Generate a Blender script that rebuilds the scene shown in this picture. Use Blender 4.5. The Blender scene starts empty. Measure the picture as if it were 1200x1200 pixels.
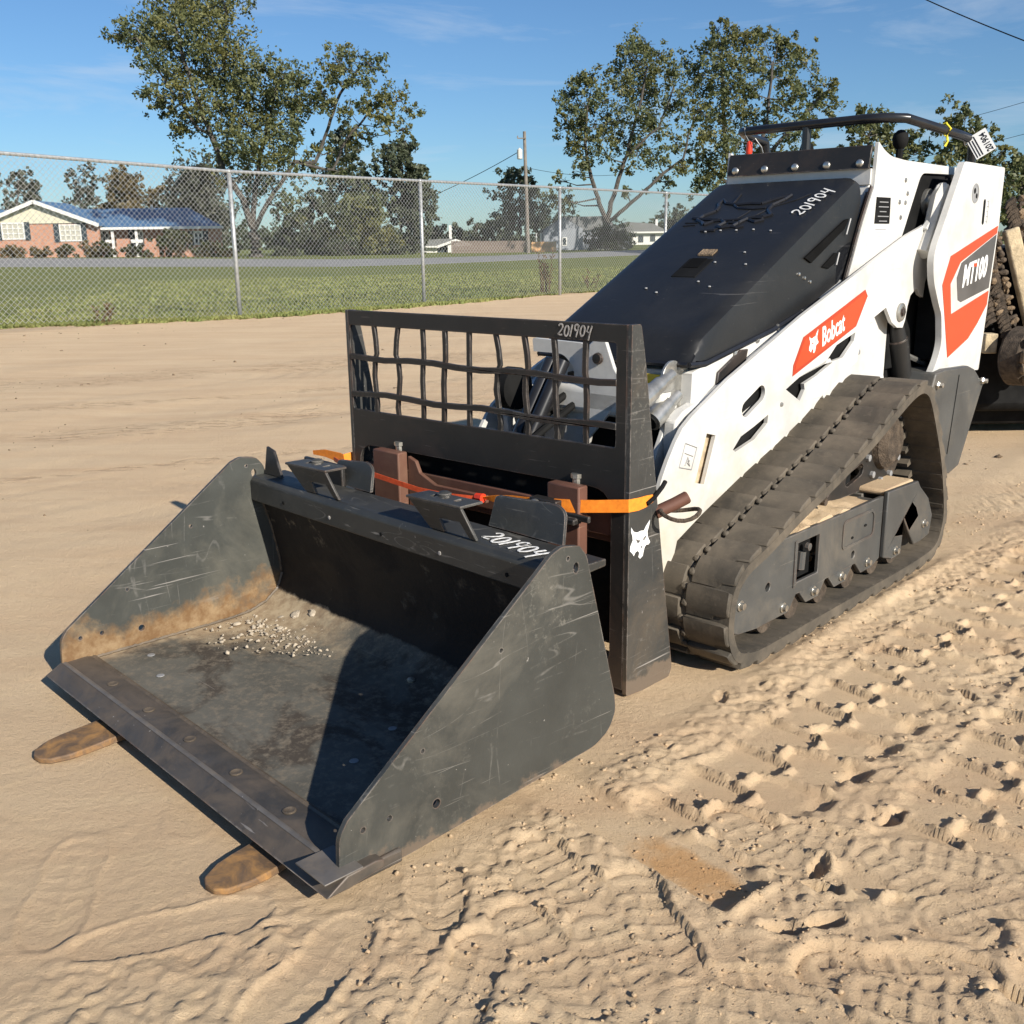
import bpy, bmesh, math, random
import numpy as np
from mathutils import Vector, Matrix
from mathutils.geometry import tessellate_polygon
random.seed(7); np.random.seed(7)
S = bpy.context.scene
COL = S.collection
R = math.radians

# ------------------------------------------------------------------ camera, world, sun, exposure
PITCH, ROLL, CH, FPX = R(14.67), R(-0.73), 1.05, 1200.0
_fw = Vector((0, math.cos(PITCH), -math.sin(PITCH)))
_rt0 = Vector((1, 0, 0)); _up0 = Vector((0, math.sin(PITCH), math.cos(PITCH)))
_rt = _rt0*math.cos(ROLL) + _up0*math.sin(ROLL)
_up = -_rt0*math.sin(ROLL) + _up0*math.cos(ROLL)
cd = bpy.data.cameras.new('camera'); cam = bpy.data.objects.new('camera', cd); COL.objects.link(cam)
m3 = Matrix((_rt, _up, -_fw)).transposed()
cam.matrix_world = Matrix.Translation((0, 0, CH)) @ m3.to_4x4()
cd.sensor_fit = 'HORIZONTAL'; cd.sensor_width = 36; cd.lens = 36.0*FPX/1200; cd.clip_start = 0.05; cd.clip_end = 9000
S.camera = cam
def ray(px, py):
    return (_fw*FPX + _rt*(px-600) - _up*(py-600))
def at(px, py, D):                 # the world point seen at a photo pixel at forward distance D
    d = ray(px, py); return Vector((0, 0, CH)) + d*(D/d.y)
def ground(px, py, z=0.0):
    d = ray(px, py); return Vector((0, 0, CH)) + d*((z-CH)/d.z)

SUN = Vector((0.53, -0.71, 0.462)).normalized()
w = bpy.data.worlds.new('World'); S.world = w; w.use_nodes = True
nt = w.node_tree; N = nt.nodes; L = nt.links; N.clear()
wo = N.new('ShaderNodeOutputWorld'); bg = N.new('ShaderNodeBackground')
sky = N.new('ShaderNodeTexSky'); sky.sky_type = 'NISHITA'; sky.sun_disc = False
sky.sun_elevation = math.asin(SUN.z); sky.sun_rotation = math.atan2(SUN.x, SUN.y)
sky.air_density = 1.0; sky.dust_density = 0.2; sky.ozone_density = 3.0
tc = N.new('ShaderNodeTexCoord'); mp = N.new('ShaderNodeMapping'); mp.inputs['Scale'].default_value = (1.6, 1.6, 9.0)
mp.inputs['Rotation'].default_value = (0.10, 0.16, 0.3)
nz = N.new('ShaderNodeTexNoise'); nz.inputs['Scale'].default_value = 2.6; nz.inputs['Detail'].default_value = 9; nz.inputs['Roughness'].default_value = 0.62
nz.inputs['Distortion'].default_value = 0.5
cr = N.new('ShaderNodeValToRGB'); cr.color_ramp.elements[0].position = 0.53; cr.color_ramp.elements[1].position = 0.80
cr.color_ramp.elements[0].color = (0, 0, 0, 1); cr.color_ramp.elements[1].color = (0.45, 0.45, 0.45, 1)
mx = N.new('ShaderNodeMixRGB'); mx.inputs[2].default_value = (7.2, 8.0, 9.0, 1)
L.new(tc.outputs['Generated'], mp.inputs['Vector']); L.new(mp.outputs[0], nz.inputs['Vector']); L.new(nz.outputs['Fac'], cr.inputs[0])
tn_ = N.new('ShaderNodeMixRGB'); tn_.blend_type = 'MULTIPLY'; tn_.inputs[0].default_value = 1; tn_.inputs[2].default_value = (0.68, 0.91, 1.14, 1)
L.new(sky.outputs[0], tn_.inputs[1]); L.new(cr.outputs[0], mx.inputs[0]); L.new(tn_.outputs[0], mx.inputs[1]); L.new(mx.outputs[0], bg.inputs[0])
bg.inputs[1].default_value = 0.065; L.new(bg.outputs[0], wo.inputs[0])
sl = bpy.data.lights.new('sun', 'SUN'); sl.energy = 5.0; sl.angle = R(0.53); sl.color = (1.0, 0.93, 0.82)
so = bpy.data.objects.new('sun', sl); COL.objects.link(so); so.rotation_euler = SUN.to_track_quat('Z', 'Y').to_euler()
so.location = SUN*50
S.view_settings.view_transform = 'Standard'; S.view_settings.look = 'None'; S.view_settings.gamma = 1
S.view_settings.use_curve_mapping = False; S.view_settings.exposure = 0.50

# ------------------------------------------------------------------ materials
class NB:
    def __init__(s, name):
        s.m = bpy.data.materials.new(name); s.m.use_nodes = True; s.t = s.m.node_tree; s.n = s.t.nodes; s.n.clear()
        s.o = s.n.new('ShaderNodeOutputMaterial'); s.b = s.n.new('ShaderNodeBsdfPrincipled'); s.t.links.new(s.b.outputs[0], s.o.inputs[0])
        s.tc = s.n.new('ShaderNodeTexCoord')
    def L(s, a, b): s.t.links.new(a, b)
    def vec(s, scale=(1, 1, 1), rot=(0, 0, 0), loc=(0, 0, 0), src='Object'):
        m = s.n.new('ShaderNodeMapping'); m.inputs['Scale'].default_value = scale; m.inputs['Rotation'].default_value = rot
        m.inputs['Location'].default_value = loc; s.L(s.tc.outputs[src], m.inputs[0]); return m.outputs[0]
    def noise(s, v, scale, det=4, rough=0.55, dist=0.0):
        n = s.n.new('ShaderNodeTexNoise'); n.inputs['Scale'].default_value = scale; n.inputs['Detail'].default_value = det
        n.inputs['Roughness'].default_value = rough; n.inputs['Distortion'].default_value = dist; s.L(v, n.inputs['Vector']); return n.outputs['Fac']
    def ramp(s, f, a, b, c0=0.0, c1=1.0):
        r = s.n.new('ShaderNodeMapRange'); r.inputs[1].default_value = a; r.inputs[2].default_value = b
        r.inputs[3].default_value = c0; r.inputs[4].default_value = c1; s.L(f, r.inputs[0]); return r.outputs[0]
    def math(s, op, a, b=None):
        m = s.n.new('ShaderNodeMath'); m.operation = op; m.use_clamp = False
        for i, x in enumerate((a, b)):
            if x is None: continue
            if isinstance(x, (int, float)): m.inputs[i].default_value = x
            else: s.L(x, m.inputs[i])
        return m.outputs[0]
    def mix(s, f, a, b):
        m = s.n.new('ShaderNodeMixRGB')
        if isinstance(f, (int, float)): m.inputs[0].default_value = f
        else: s.L(f, m.inputs[0])
        for i, x in ((1, a), (2, b)):
            if isinstance(x, (tuple, list)): m.inputs[i].default_value = (*x[:3], 1)
            else: s.L(x, m.inputs[i])
        return m.outputs[0]
    def sep(s, src='Object'):
        x = s.n.new('ShaderNodeSeparateXYZ'); s.L(s.tc.outputs[src], x.inputs[0]); return x.outputs
    def bump(s, h, dist=0.002, st=1.0):
        b = s.n.new('ShaderNodeBump'); b.inputs['Strength'].default_value = st; b.inputs['Distance'].default_value = dist
        s.L(h, b.inputs['Height']); s.L(b.outputs[0], s.b.inputs['Normal'])
    def set(s, color=None, rough=None, metal=None, spec=None):
        for k, x in (('Base Color', color), ('Roughness', rough), ('Metallic', metal), ('Specular IOR Level', spec)):
            if x is None: continue
            i = s.b.inputs[k]
            if isinstance(x, (int, float)): i.default_value = x
            elif isinstance(x, (tuple, list)): i.default_value = (*x[:3], 1)
            else: s.L(x, i)
        return s.m
M = {}
def plain(name, c, rough=0.5, metal=0.0, var=0.25, scale=12, bump=0.0):
    b = NB(name); v = b.vec(); f = b.noise(v, scale, 5)
    lo = tuple(x*(1-var) for x in c); hi = tuple(min(1, x*(1+var)) for x in c)
    col = b.mix(b.ramp(f, 0.35, 0.65), lo, hi)
    if bump: b.bump(b.noise(v, scale*6, 4), bump)
    M[name] = b.set(col, rough, metal); return M[name]
def worn(name, base, dirt, scratch, rough=0.45, metal=0.0, amount=0.5, dirt_amt=0.5, scr_amt=0.5, rustz=None, scale=6):
    """painted steel: blotches of dust, fine scratches in several directions, scuffs"""
    b = NB(name); v = b.vec()
    c = b.mix(b.ramp(b.noise(v, scale, 6, 0.6), 0.35, 0.7), tuple(x*0.82 for x in base), tuple(x*1.2 for x in base))
    d = b.ramp(b.noise(v, scale*0.6, 8, 0.7, 0.6), 0.62-0.25*dirt_amt, 0.85-0.2*dirt_amt, 0, amount)
    c = b.mix(d, c, dirt)
    s = None
    for i, (rx, ry, rz) in enumerate(((0.5, 0, 0), (-0.7, 0.3, 0.2), (1.1, -0.4, 0.9))):
        n = b.noise(b.vec((9, 3.0, 160), (rx, ry, rz), (i*3.1, 0, i)), 1.0, 3, 0.5, 0.3)
        n = b.ramp(n, 0.715-0.03*scr_amt, 0.74-0.03*scr_amt)
        m = b.ramp(b.noise(b.vec(loc=(i*7.0, 2, 1)), 3.2, 2), 0.48, 0.62)
        n = b.math('MULTIPLY', n, m)
        s = n if s is None else b.math('MAXIMUM', s, n)
    if name in ('bucket_steel', 'bucket_inner', 'guard_plate', 'top_steel'):
        for i, (sc_, rot_) in enumerate((((3, 1.3, 13), (0.45, 0, 0)), ((3, 1.1, 11), (0.75, 0, 0)), ((3, 8, 1.5), (0.2, 0, 0.3)))):
            n = b.noise(b.vec(sc_, rot_, (i*4.7, i*2.3, 1.1*i)), 1.3, 2, 0.4, 0.15)
            n = b.ramp(b.math('ABSOLUTE', b.math('SUBTRACT', n, 0.5)), 0.0015, 0.0060, 1, 0)
            m = b.ramp(b.noise(b.vec(loc=(i*3.0, 7, 4)), 6.5, 5, 0.7), 0.50, 0.62)
            s = b.math('MAXIMUM', s, b.math('MULTIPLY', b.math('MULTIPLY', n, m), 0.42))
    spk = b.ramp(b.noise(v, 95, 3, 0.5), 0.735, 0.755)
    s = b.math('MAXIMUM', s, spk)
    c = b.mix(b.math('MULTIPLY', s, scr_amt), c, scratch)
    if name == 'white_paint':
        z = b.sep()[2]; d3 = b.math('ADD', b.ramp(z, 0.34, 0.72, 0.75, -0.1), b.ramp(b.noise(v, 13, 7, 0.7), 0.3, 0.7, -0.35, 0.3))
        c = b.mix(b.ramp(d3, 0.2, 0.9, 0, 0.6), c, (0.52, 0.44, 0.31))
    if name in ('bucket_steel', 'guard_plate'):
        z = b.sep()[2]; d4 = b.math('ADD', b.ramp(z, 0.02, 0.10, 0.9, -0.2), b.ramp(b.noise(v, 16, 6, 0.65), 0.3, 0.7, -0.35, 0.35))
        c = b.mix(b.ramp(d4, 0.45, 0.62, 0, 0.85), c, (0.15, 0.115, 0.085))
        c = b.mix(b.math('MULTIPLY', b.ramp(b.noise(v, 70, 5, 0.8), 0.55, 0.68), b.ramp(b.noise(b.vec(loc=(5, 5, 5)), 3.5, 4, 0.6), 0.48, 0.62, 0, 0.55)), c, (0.22, 0.21, 0.18))
    if rustz:
        z = b.sep()[2]
        rz_ = b.ramp(z, rustz[0], rustz[1], 1, 0)
        rn = b.math('ADD', rz_, b.ramp(b.noise(v, 9, 6, 0.65), 0.3, 0.7, -0.45, 0.35))
        c = b.mix(b.ramp(rn, 0.35, 0.75, 0, 0.9), c, b.mix(b.ramp(b.noise(v, 22, 5, 0.7), 0.4, 0.65), (0.19, 0.105, 0.045), (0.32, 0.22, 0.12)))
    if name in ('bucket_steel', 'bucket_inner', 'guard_plate', 'black_steel', 'edge_steel', 'top_steel', 'frame_grey', 'fork_steel'):
        bv = b.n.new('ShaderNodeBevel'); bv.samples = 4; bv.inputs[0].default_value = 0.0045
        ge = b.n.new('ShaderNodeNewGeometry'); dp = b.n.new('ShaderNodeVectorMath'); dp.operation = 'DOT_PRODUCT'
        b.L(bv.outputs[0], dp.inputs[0]); b.L(ge.outputs['Normal'], dp.inputs[1])
        ew = b.ramp(dp.outputs['Value'], 0.985, 0.90, 0, 1)
        ew = b.math('MULTIPLY', ew, b.ramp(b.noise(v, 34, 5, 0.7), 0.38, 0.56, 0, 0.85))
        c = b.mix(ew, c, b.mix(b.ramp(b.noise(v, 9, 3), 0.4, 0.6), (0.17, 0.095, 0.065), (0.30, 0.27, 0.24)))
    r = b.math('ADD', b.ramp(d, 0, 1, 0, 0.3), rough)
    b.bump(b.noise(v, 60, 5, 0.6), 0.0006, 0.6)
    M[name] = b.set(c, r, metal); return M[name]
worn('white_paint', (0.60, 0.59, 0.56), (0.50, 0.42, 0.31), (0.30, 0.27, 0.22), 0.32, 0, 0.30, 0.25, 0.35)
worn('white_low', (0.62, 0.60, 0.55), (0.50, 0.42, 0.30), (0.36, 0.32, 0.26), 0.4, 0, 0.45, 0.5, 0.4)
worn('top_steel', (0.040, 0.040, 0.037), (0.13, 0.12, 0.095), (0.30, 0.28, 0.25), 0.46, 0.1, 0.5, 0.55, 0.8)
worn('bucket_steel', (0.055, 0.057, 0.052), (0.16, 0.145, 0.115), (0.34, 0.32, 0.29), 0.44, 0.15, 0.6, 0.6, 0.75)
worn('bucket_inner', (0.060, 0.063, 0.057), (0.15, 0.14, 0.11), (0.32, 0.30, 0.28), 0.46, 0.15, 0.55, 0.55, 0.8, rustz=(0.07, 0.21))
worn('black_steel', (0.020, 0.019, 0.018), (0.085, 0.055, 0.04), (0.20, 0.18, 0.16), 0.48, 0.1, 0.5, 0.4, 0.45)
worn('guard_plate', (0.046, 0.046, 0.043), (0.15, 0.11, 0.07), (0.30, 0.28, 0.26), 0.5, 0.1, 0.5, 0.4, 0.8)
worn('frame_grey', (0.070, 0.071, 0.068), (0.22, 0.18, 0.13), (0.26, 0.24, 0.2), 0.5, 0.1, 0.5, 0.45, 0.45)
worn('rust_red', (0.125, 0.055, 0.036), (0.22, 0.13, 0.08), (0.30, 0.2, 0.14), 0.65, 0.1, 0.5, 0.45, 0.4)
worn('fork_steel', (0.15, 0.095, 0.055), (0.42, 0.22, 0.07), (0.38, 0.28, 0.14), 0.7, 0.1, 0.9, 0.8, 0.7, scale=34)
worn('edge_steel', (0.075, 0.068, 0.060), (0.17, 0.13, 0.095), (0.36, 0.33, 0.30), 0.48, 0.3, 0.8, 0.85, 0.9, scale=13)
worn('weld', (0.12, 0.095, 0.07), (0.25, 0.19, 0.13), (0.36, 0.33, 0.30), 0.6, 0.3, 0.7, 0.6, 0.8, scale=20)
worn('shim', (0.16, 0.145, 0.13), (0.25, 0.2, 0.15), (0.36, 0.33, 0.30), 0.5, 0.3, 0.7, 0.6, 0.8, scale=20)
worn('hood_plastic', (0.013, 0.013, 0.013), (0.085, 0.08, 0.072), (0.18, 0.17, 0.16), 0.42, 0, 0.16, 0.45, 0.30, scale=3)
plain('black_gloss', (0.016, 0.016, 0.018), 0.28, 0, 0.2)
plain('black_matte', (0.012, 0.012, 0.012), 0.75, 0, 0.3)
plain('dark_void', (0.006, 0.006, 0.006), 0.9, 0, 0.2)  # near black, standing in for the shade inside openings and recesses
for q in ('dark_void', 'black_matte'): M[q].node_tree.nodes['Principled BSDF'].inputs['Specular IOR Level'].default_value = 0.08
plain('bolt_zinc', (0.55, 0.53, 0.48), 0.35, 0.9, 0.25, 60)
plain('coupler_zinc', (0.42, 0.41, 0.38), 0.35, 0.75, 0.25, 30)
plain('orange_decal', (0.56, 0.060, 0.016), 0.35, 0, 0.06, 5)
plain('deep_orange_decal', (0.42, 0.045, 0.016), 0.35, 0, 0.06, 5)
plain('grey_decal', (0.085, 0.08, 0.078), 0.35, 0, 0.3, 4)
plain('white_decal', (0.82, 0.82, 0.80), 0.4, 0, 0.04)
plain('line_grey', (0.25, 0.25, 0.25), 0.5, 0, 0.1)
plain('chalk', (0.72, 0.71, 0.68), 0.8, 0, 0.25, 180)
plain('chalk_faint', (0.40, 0.37, 0.34), 0.8, 0, 0.35, 180)
plain('strap_orange', (0.95, 0.26, 0.02), 0.6, 0, 0.12, 90, 0.0006)
plain('strap_red', (0.72, 0.10, 0.03), 0.6, 0, 0.15, 90)
plain('red_plastic', (0.7, 0.05, 0.02), 0.4, 0, 0.1)
plain('yellow_ribbon', (0.78, 0.66, 0.04), 0.6, 0, 0.1)
plain('yellow_sticker', (0.7, 0.5, 0.03), 0.5, 0, 0.1)
plain('galvanised', (0.40, 0.41, 0.41), 0.45, 0.5, 0.15, 20)
plain('galv_wire', (0.48, 0.49, 0.48), 0.5, 0.4, 0.1, 20)
plain('stone_white', (0.40, 0.34, 0.26), 0.9, 0, 0.3, 60, 0.002)
plain('weed_brown', (0.13, 0.085, 0.04), 0.9, 0, 0.3)
plain('rag_tan', (0.42, 0.33, 0.22), 0.9, 0, 0.3, 40)
plain('mud', (0.20, 0.14, 0.085), 0.95, 0, 0.45, 25, 0.008)
plain('mud_dark', (0.075, 0.055, 0.038), 0.9, 0, 0.5, 30, 0.006)
plain('plank_tan', (0.45, 0.36, 0.23), 0.85, 0, 0.3, 18, 0.004)
def rubber():
    b = NB('rubber'); v = b.vec()
    c = b.mix(b.ramp(b.noise(v, 7, 7, 0.65, 0.4), 0.35, 0.68), (0.055, 0.047, 0.036), (0.135, 0.110, 0.080))
    c = b.mix(b.ramp(b.noise(v, 40, 5, 0.7), 0.55, 0.75, 0, 0.5), c, (0.16, 0.13, 0.095))
    b.bump(b.noise(v, 55, 6, 0.65), 0.0015, 0.8); M['rubber'] = b.set(c, 0.8, 0)
rubber()
def sandmat():
    b = NB('sand'); v = b.vec(src='Object')
    c = b.mix(b.ramp(b.noise(v, 1.1, 7, 0.6, 0.4), 0.3, 0.7), (0.645, 0.475, 0.300), (0.71, 0.54, 0.345))
    st = b.noise(b.vec((0.35, 2.6, 1), (0, 0, R(-40))), 1.6, 7, 0.65, 0.5)
    c = b.mix(b.ramp(st, 0.42, 0.70, 0, 0.75), c, (0.58, 0.40, 0.245))
    c = b.mix(b.ramp(b.noise(v, 14, 5, 0.6), 0.5, 0.75, 0, 0.5), c, (0.68, 0.51, 0.31))
    g = b.noise(v, 420, 2, 0.8); c = b.mix(b.ramp(g, 0.56, 0.74, 0, 0.55), c, (0.22, 0.15, 0.09))
    c = b.mix(b.ramp(b.noise(v, 55, 4, 0.7), 0.62, 0.72, 0, 0.35), c, (0.30, 0.20, 0.12))
    # speckled bands pressed by passing machines across the yard
    sx, sy, sz = b.sep(); s2 = b.math('SUBTRACT', b.math('MULTIPLY', sx, 0.435), b.math('MULTIPLY', sy, 0.90)); bump2 = None
    for s0, w0 in ((-9.15, .55), (-6.45, .30), (-7.6, .12), (-5.3, .10)):
        bd = b.ramp(b.math('ADD', b.math('ABSOLUTE', b.math('SUBTRACT', s2, s0)), b.ramp(b.noise(v, 1.5, 4), 0.3, 0.7, -w0*.7, w0*.7)), w0*.3, w0, 1, 0)
        sp = b.ramp(b.noise(b.vec((5, 13, 5), (0, 0, R(-26))), 1.6, 4, 0.7), 0.50, 0.60)
        mk = b.math('MULTIPLY', bd, sp); c = b.mix(b.math('MULTIPLY', mk, 0.38), c, (0.33, 0.20, 0.12)); bump2 = mk if bump2 is None else b.math('MAXIMUM', bump2, mk)
    # rust stain left on the sand where a fork tip lay
    sx, sy, sz = b.sep()
    PE_ = ground(872, 1052); PS_ = ground(660, 928); PD_ = (PE_-PS_).normalized(); P = PE_-PD_*.125
    ux, uy = PD_.x, PD_.y
    dx = b.math('SUBTRACT', sx, P.x); dy = b.math('SUBTRACT', sy, P.y)
    u = b.math('ADD', b.math('MULTIPLY', dx, ux), b.math('MULTIPLY', dy, uy)); q = b.math('ADD', b.math('MULTIPLY', dx, -uy), b.math('MULTIPLY', dy, ux))
    e = b.math('ADD', b.math('POWER', b.math('DIVIDE', b.math('ABSOLUTE', u), 0.12), 3), b.math('POWER', b.math('DIVIDE', b.math('ABSOLUTE', q), 0.048), 4))
    e = b.math('ADD', e, b.ramp(b.noise(v, 24, 6, 0.75), 0.3, 0.7, -0.6, 0.8))
    c = b.mix(b.ramp(e, 0.1, 1.6, 0.60, 0), c, (0.55, 0.27, 0.08))
    h = b.math('ADD', b.math('MULTIPLY', b.noise(v, 330, 4, 0.85), 0.55), b.noise(v, 60, 8, 0.78))
    h = b.math('SUBTRACT', h, b.math('MULTIPLY', bump2, 1.5)); b.bump(h, 0.008, 0.85)
    M['sand'] = b.set(c, 0.95, 0, 0.2)
sandmat()
def grassmat():
    b = NB('grass_ground'); v = b.vec()
    c = b.mix(b.ramp(b.noise(v, 0.35, 8, 0.65), 0.35, 0.65), (0.165, 0.195, 0.062), (0.235, 0.24, 0.085))
    c = b.mix(b.ramp(b.noise(v, 3.5, 6, 0.7), 0.4, 0.68, 0, 0.7), c, (0.125, 0.15, 0.05))
    c = b.mix(b.ramp(b.noise(v, 9, 5, 0.8), 0.55, 0.75, 0, 0.5), c, (0.30, 0.27, 0.12))
    b.bump(b.noise(v, 14, 6, 0.8), 0.06, 0.8)
    M['grass_ground'] = b.set(c, 0.95, 0, 0.1)
    b = NB('grass_blade'); v = b.vec()
    c = b.mix(b.ramp(b.noise(v, 0.8, 5, 0.6), 0.35, 0.65), (0.14, 0.18, 0.055), (0.25, 0.26, 0.09))
    c = b.mix(b.ramp(b.noise(v, 30, 2, 0.5), 0.5, 0.62, 0, 0.6), c, (0.26, 0.23, 0.10))
    M['grass_blade'] = b.set(c, 0.8, 0, 0.2)
grassmat()
plain('asphalt', (0.25, 0.245, 0.235), 0.9, 0, 0.12, 2)
def leafmat(name, c0, c1, c2):
    b = NB(name)
    a = b.n.new('ShaderNodeAttribute'); a.attribute_name = 'tint'
    c = b.mix(a.outputs['Fac'], c0, c1)
    c = b.mix(b.ramp(b.noise(b.vec(), 0.35, 4, 0.6), 0.45, 0.62, 0, 0.8), c, c2)
    b.b.inputs['Subsurface Weight'].default_value = 0.0
    tr = b.n.new('ShaderNodeBsdfTranslucent'); b.L(c, tr.inputs[0])
    ms = b.n.new('ShaderNodeMixShader'); ms.inputs[0].default_value = 0.35
    b.L(b.b.outputs[0], ms.inputs[1]); b.L(tr.outputs[0], ms.inputs[2]); b.L(ms.outputs[0], b.o.inputs[0])
    M[name] = b.set(c, 0.5, 0, 0.35)
leafmat('oak_leaf', (0.080, 0.100, 0.044), (0.185, 0.205, 0.095), (0.20, 0.185, 0.060))
leafmat('dark_leaf', (0.062, 0.078, 0.050), (0.13, 0.15, 0.09), (0.095, 0.11, 0.06))
leafmat('grey_leaf', (0.085, 0.095, 0.070), (0.16, 0.17, 0.125), (0.12, 0.12, 0.09))
leafmat('autumn_leaf', (0.13, 0.105, 0.05), (0.24, 0.19, 0.095), (0.17, 0.13, 0.06))
leafmat('hedge_leaf', (0.040, 0.055, 0.022), (0.10, 0.12, 0.045), (0.11, 0.075, 0.04))
plain('bark', (0.085, 0.075, 0.065), 0.95, 0, 0.4, 4, 0.02)
plain('pole_wood', (0.20, 0.175, 0.15), 0.9, 0, 0.2, 3)
def brickmat():
    b = NB('house_brick'); v = b.vec()
    t = b.n.new('ShaderNodeTexBrick'); t.inputs['Color1'].default_value = (0.36, 0.14, 0.085, 1); t.inputs['Color2'].default_value = (0.47, 0.22, 0.14, 1)
    t.inputs['Mortar'].default_value = (0.5, 0.4, 0.32, 1); t.inputs['Scale'].default_value = 2.6; t.inputs['Mortar Size'].default_value = 0.02
    b.L(b.vec((1, 1, 1), (R(90), 0, 0)), t.inputs['Vector'])
    c = b.mix(b.ramp(b.noise(v, 2.5, 6, 0.7), 0.4, 0.65, 0, 0.5), t.outputs['Color'], (0.52, 0.30, 0.2))
    M['house_brick'] = b.set(c, 0.9)
brickmat()
def roofmat(name, c, k):
    b = NB(name); v = b.vec()
    x = b.sep()[0]
    rb = b.math('FRACT', b.math('MULTIPLY', x, k))
    c1 = b.mix(b.ramp(rb, 0.0, 0.12, 0.45, 0), c, tuple(q*0.45 for q in c))
    c1 = b.mix(b.ramp(b.noise(v, 0.8, 5), 0.4, 0.7, 0, 0.4), c1, tuple(min(1, q*1.35) for q in c))
    M[name] = b.set(c1, 0.45, 0.0)
roofmat('roof_blue', (0.075, 0.16, 0.28), 1.6)
plain('roof_grey', (0.17, 0.175, 0.175), 0.85, 0, 0.15, 2)
plain('cream_siding', (0.62, 0.58, 0.44), 0.7, 0, 0.06, 2)
plain('trim_white', (0.72, 0.71, 0.67), 0.6, 0, 0.05)
plain('shutter_dark', (0.035, 0.05, 0.06), 0.6, 0, 0.1)
plain('siding_grey', (0.26, 0.28, 0.31), 0.7, 0, 0.1, 2)
plain('fence_wood', (0.21, 0.165, 0.14), 0.9, 0, 0.25, 5)
plain('new_wood', (0.72, 0.42, 0.20), 0.8, 0, 0.1, 3)
def glassmat():
    b = NB('window_glass'); b.set((0.05, 0.06, 0.07), 0.08, 0, 0.8); M['window_glass'] = b.m
glassmat()
plain('blind_cream', (0.45, 0.43, 0.36), 0.7, 0, 0.15, 6)

# ------------------------------------------------------------------ object helpers
def tag(o, label=None, cat=None, group=None, kind=None):
    if label: o['label'] = label
    if cat: o['category'] = cat
    if group: o['group'] = group
    if kind: o['kind'] = kind
    return o
def empty(name, loc=(0, 0, 0), rz=0.0, **k):
    o = bpy.data.objects.new(name, None); COL.objects.link(o); o.location = loc; o.rotation_euler = (0, 0, rz); o.empty_display_size = 0.2
    return tag(o, **k)
def link(name, me, mat=None, parent=None, bevel=0.0, smooth=False, segs=2, ang=35):
    if mat is not None and not me.materials:
        for q in (mat if isinstance(mat, (list, tuple)) else [mat]): me.materials.append(M[q] if isinstance(q, str) else q)
    o = bpy.data.objects.new(name, me); COL.objects.link(o)
    if parent is not None: o.parent = parent
    if smooth or bevel:
        for p in me.polygons: p.use_smooth = True
        me.set_sharp_from_angle(angle=R(ang))
    if bevel:
        b = o.modifiers.new('bevel', 'BEVEL'); b.width = bevel; b.segments = segs; b.limit_method = 'ANGLE'; b.angle_limit = R(ang)
        b.harden_normals = False
    return o
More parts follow.
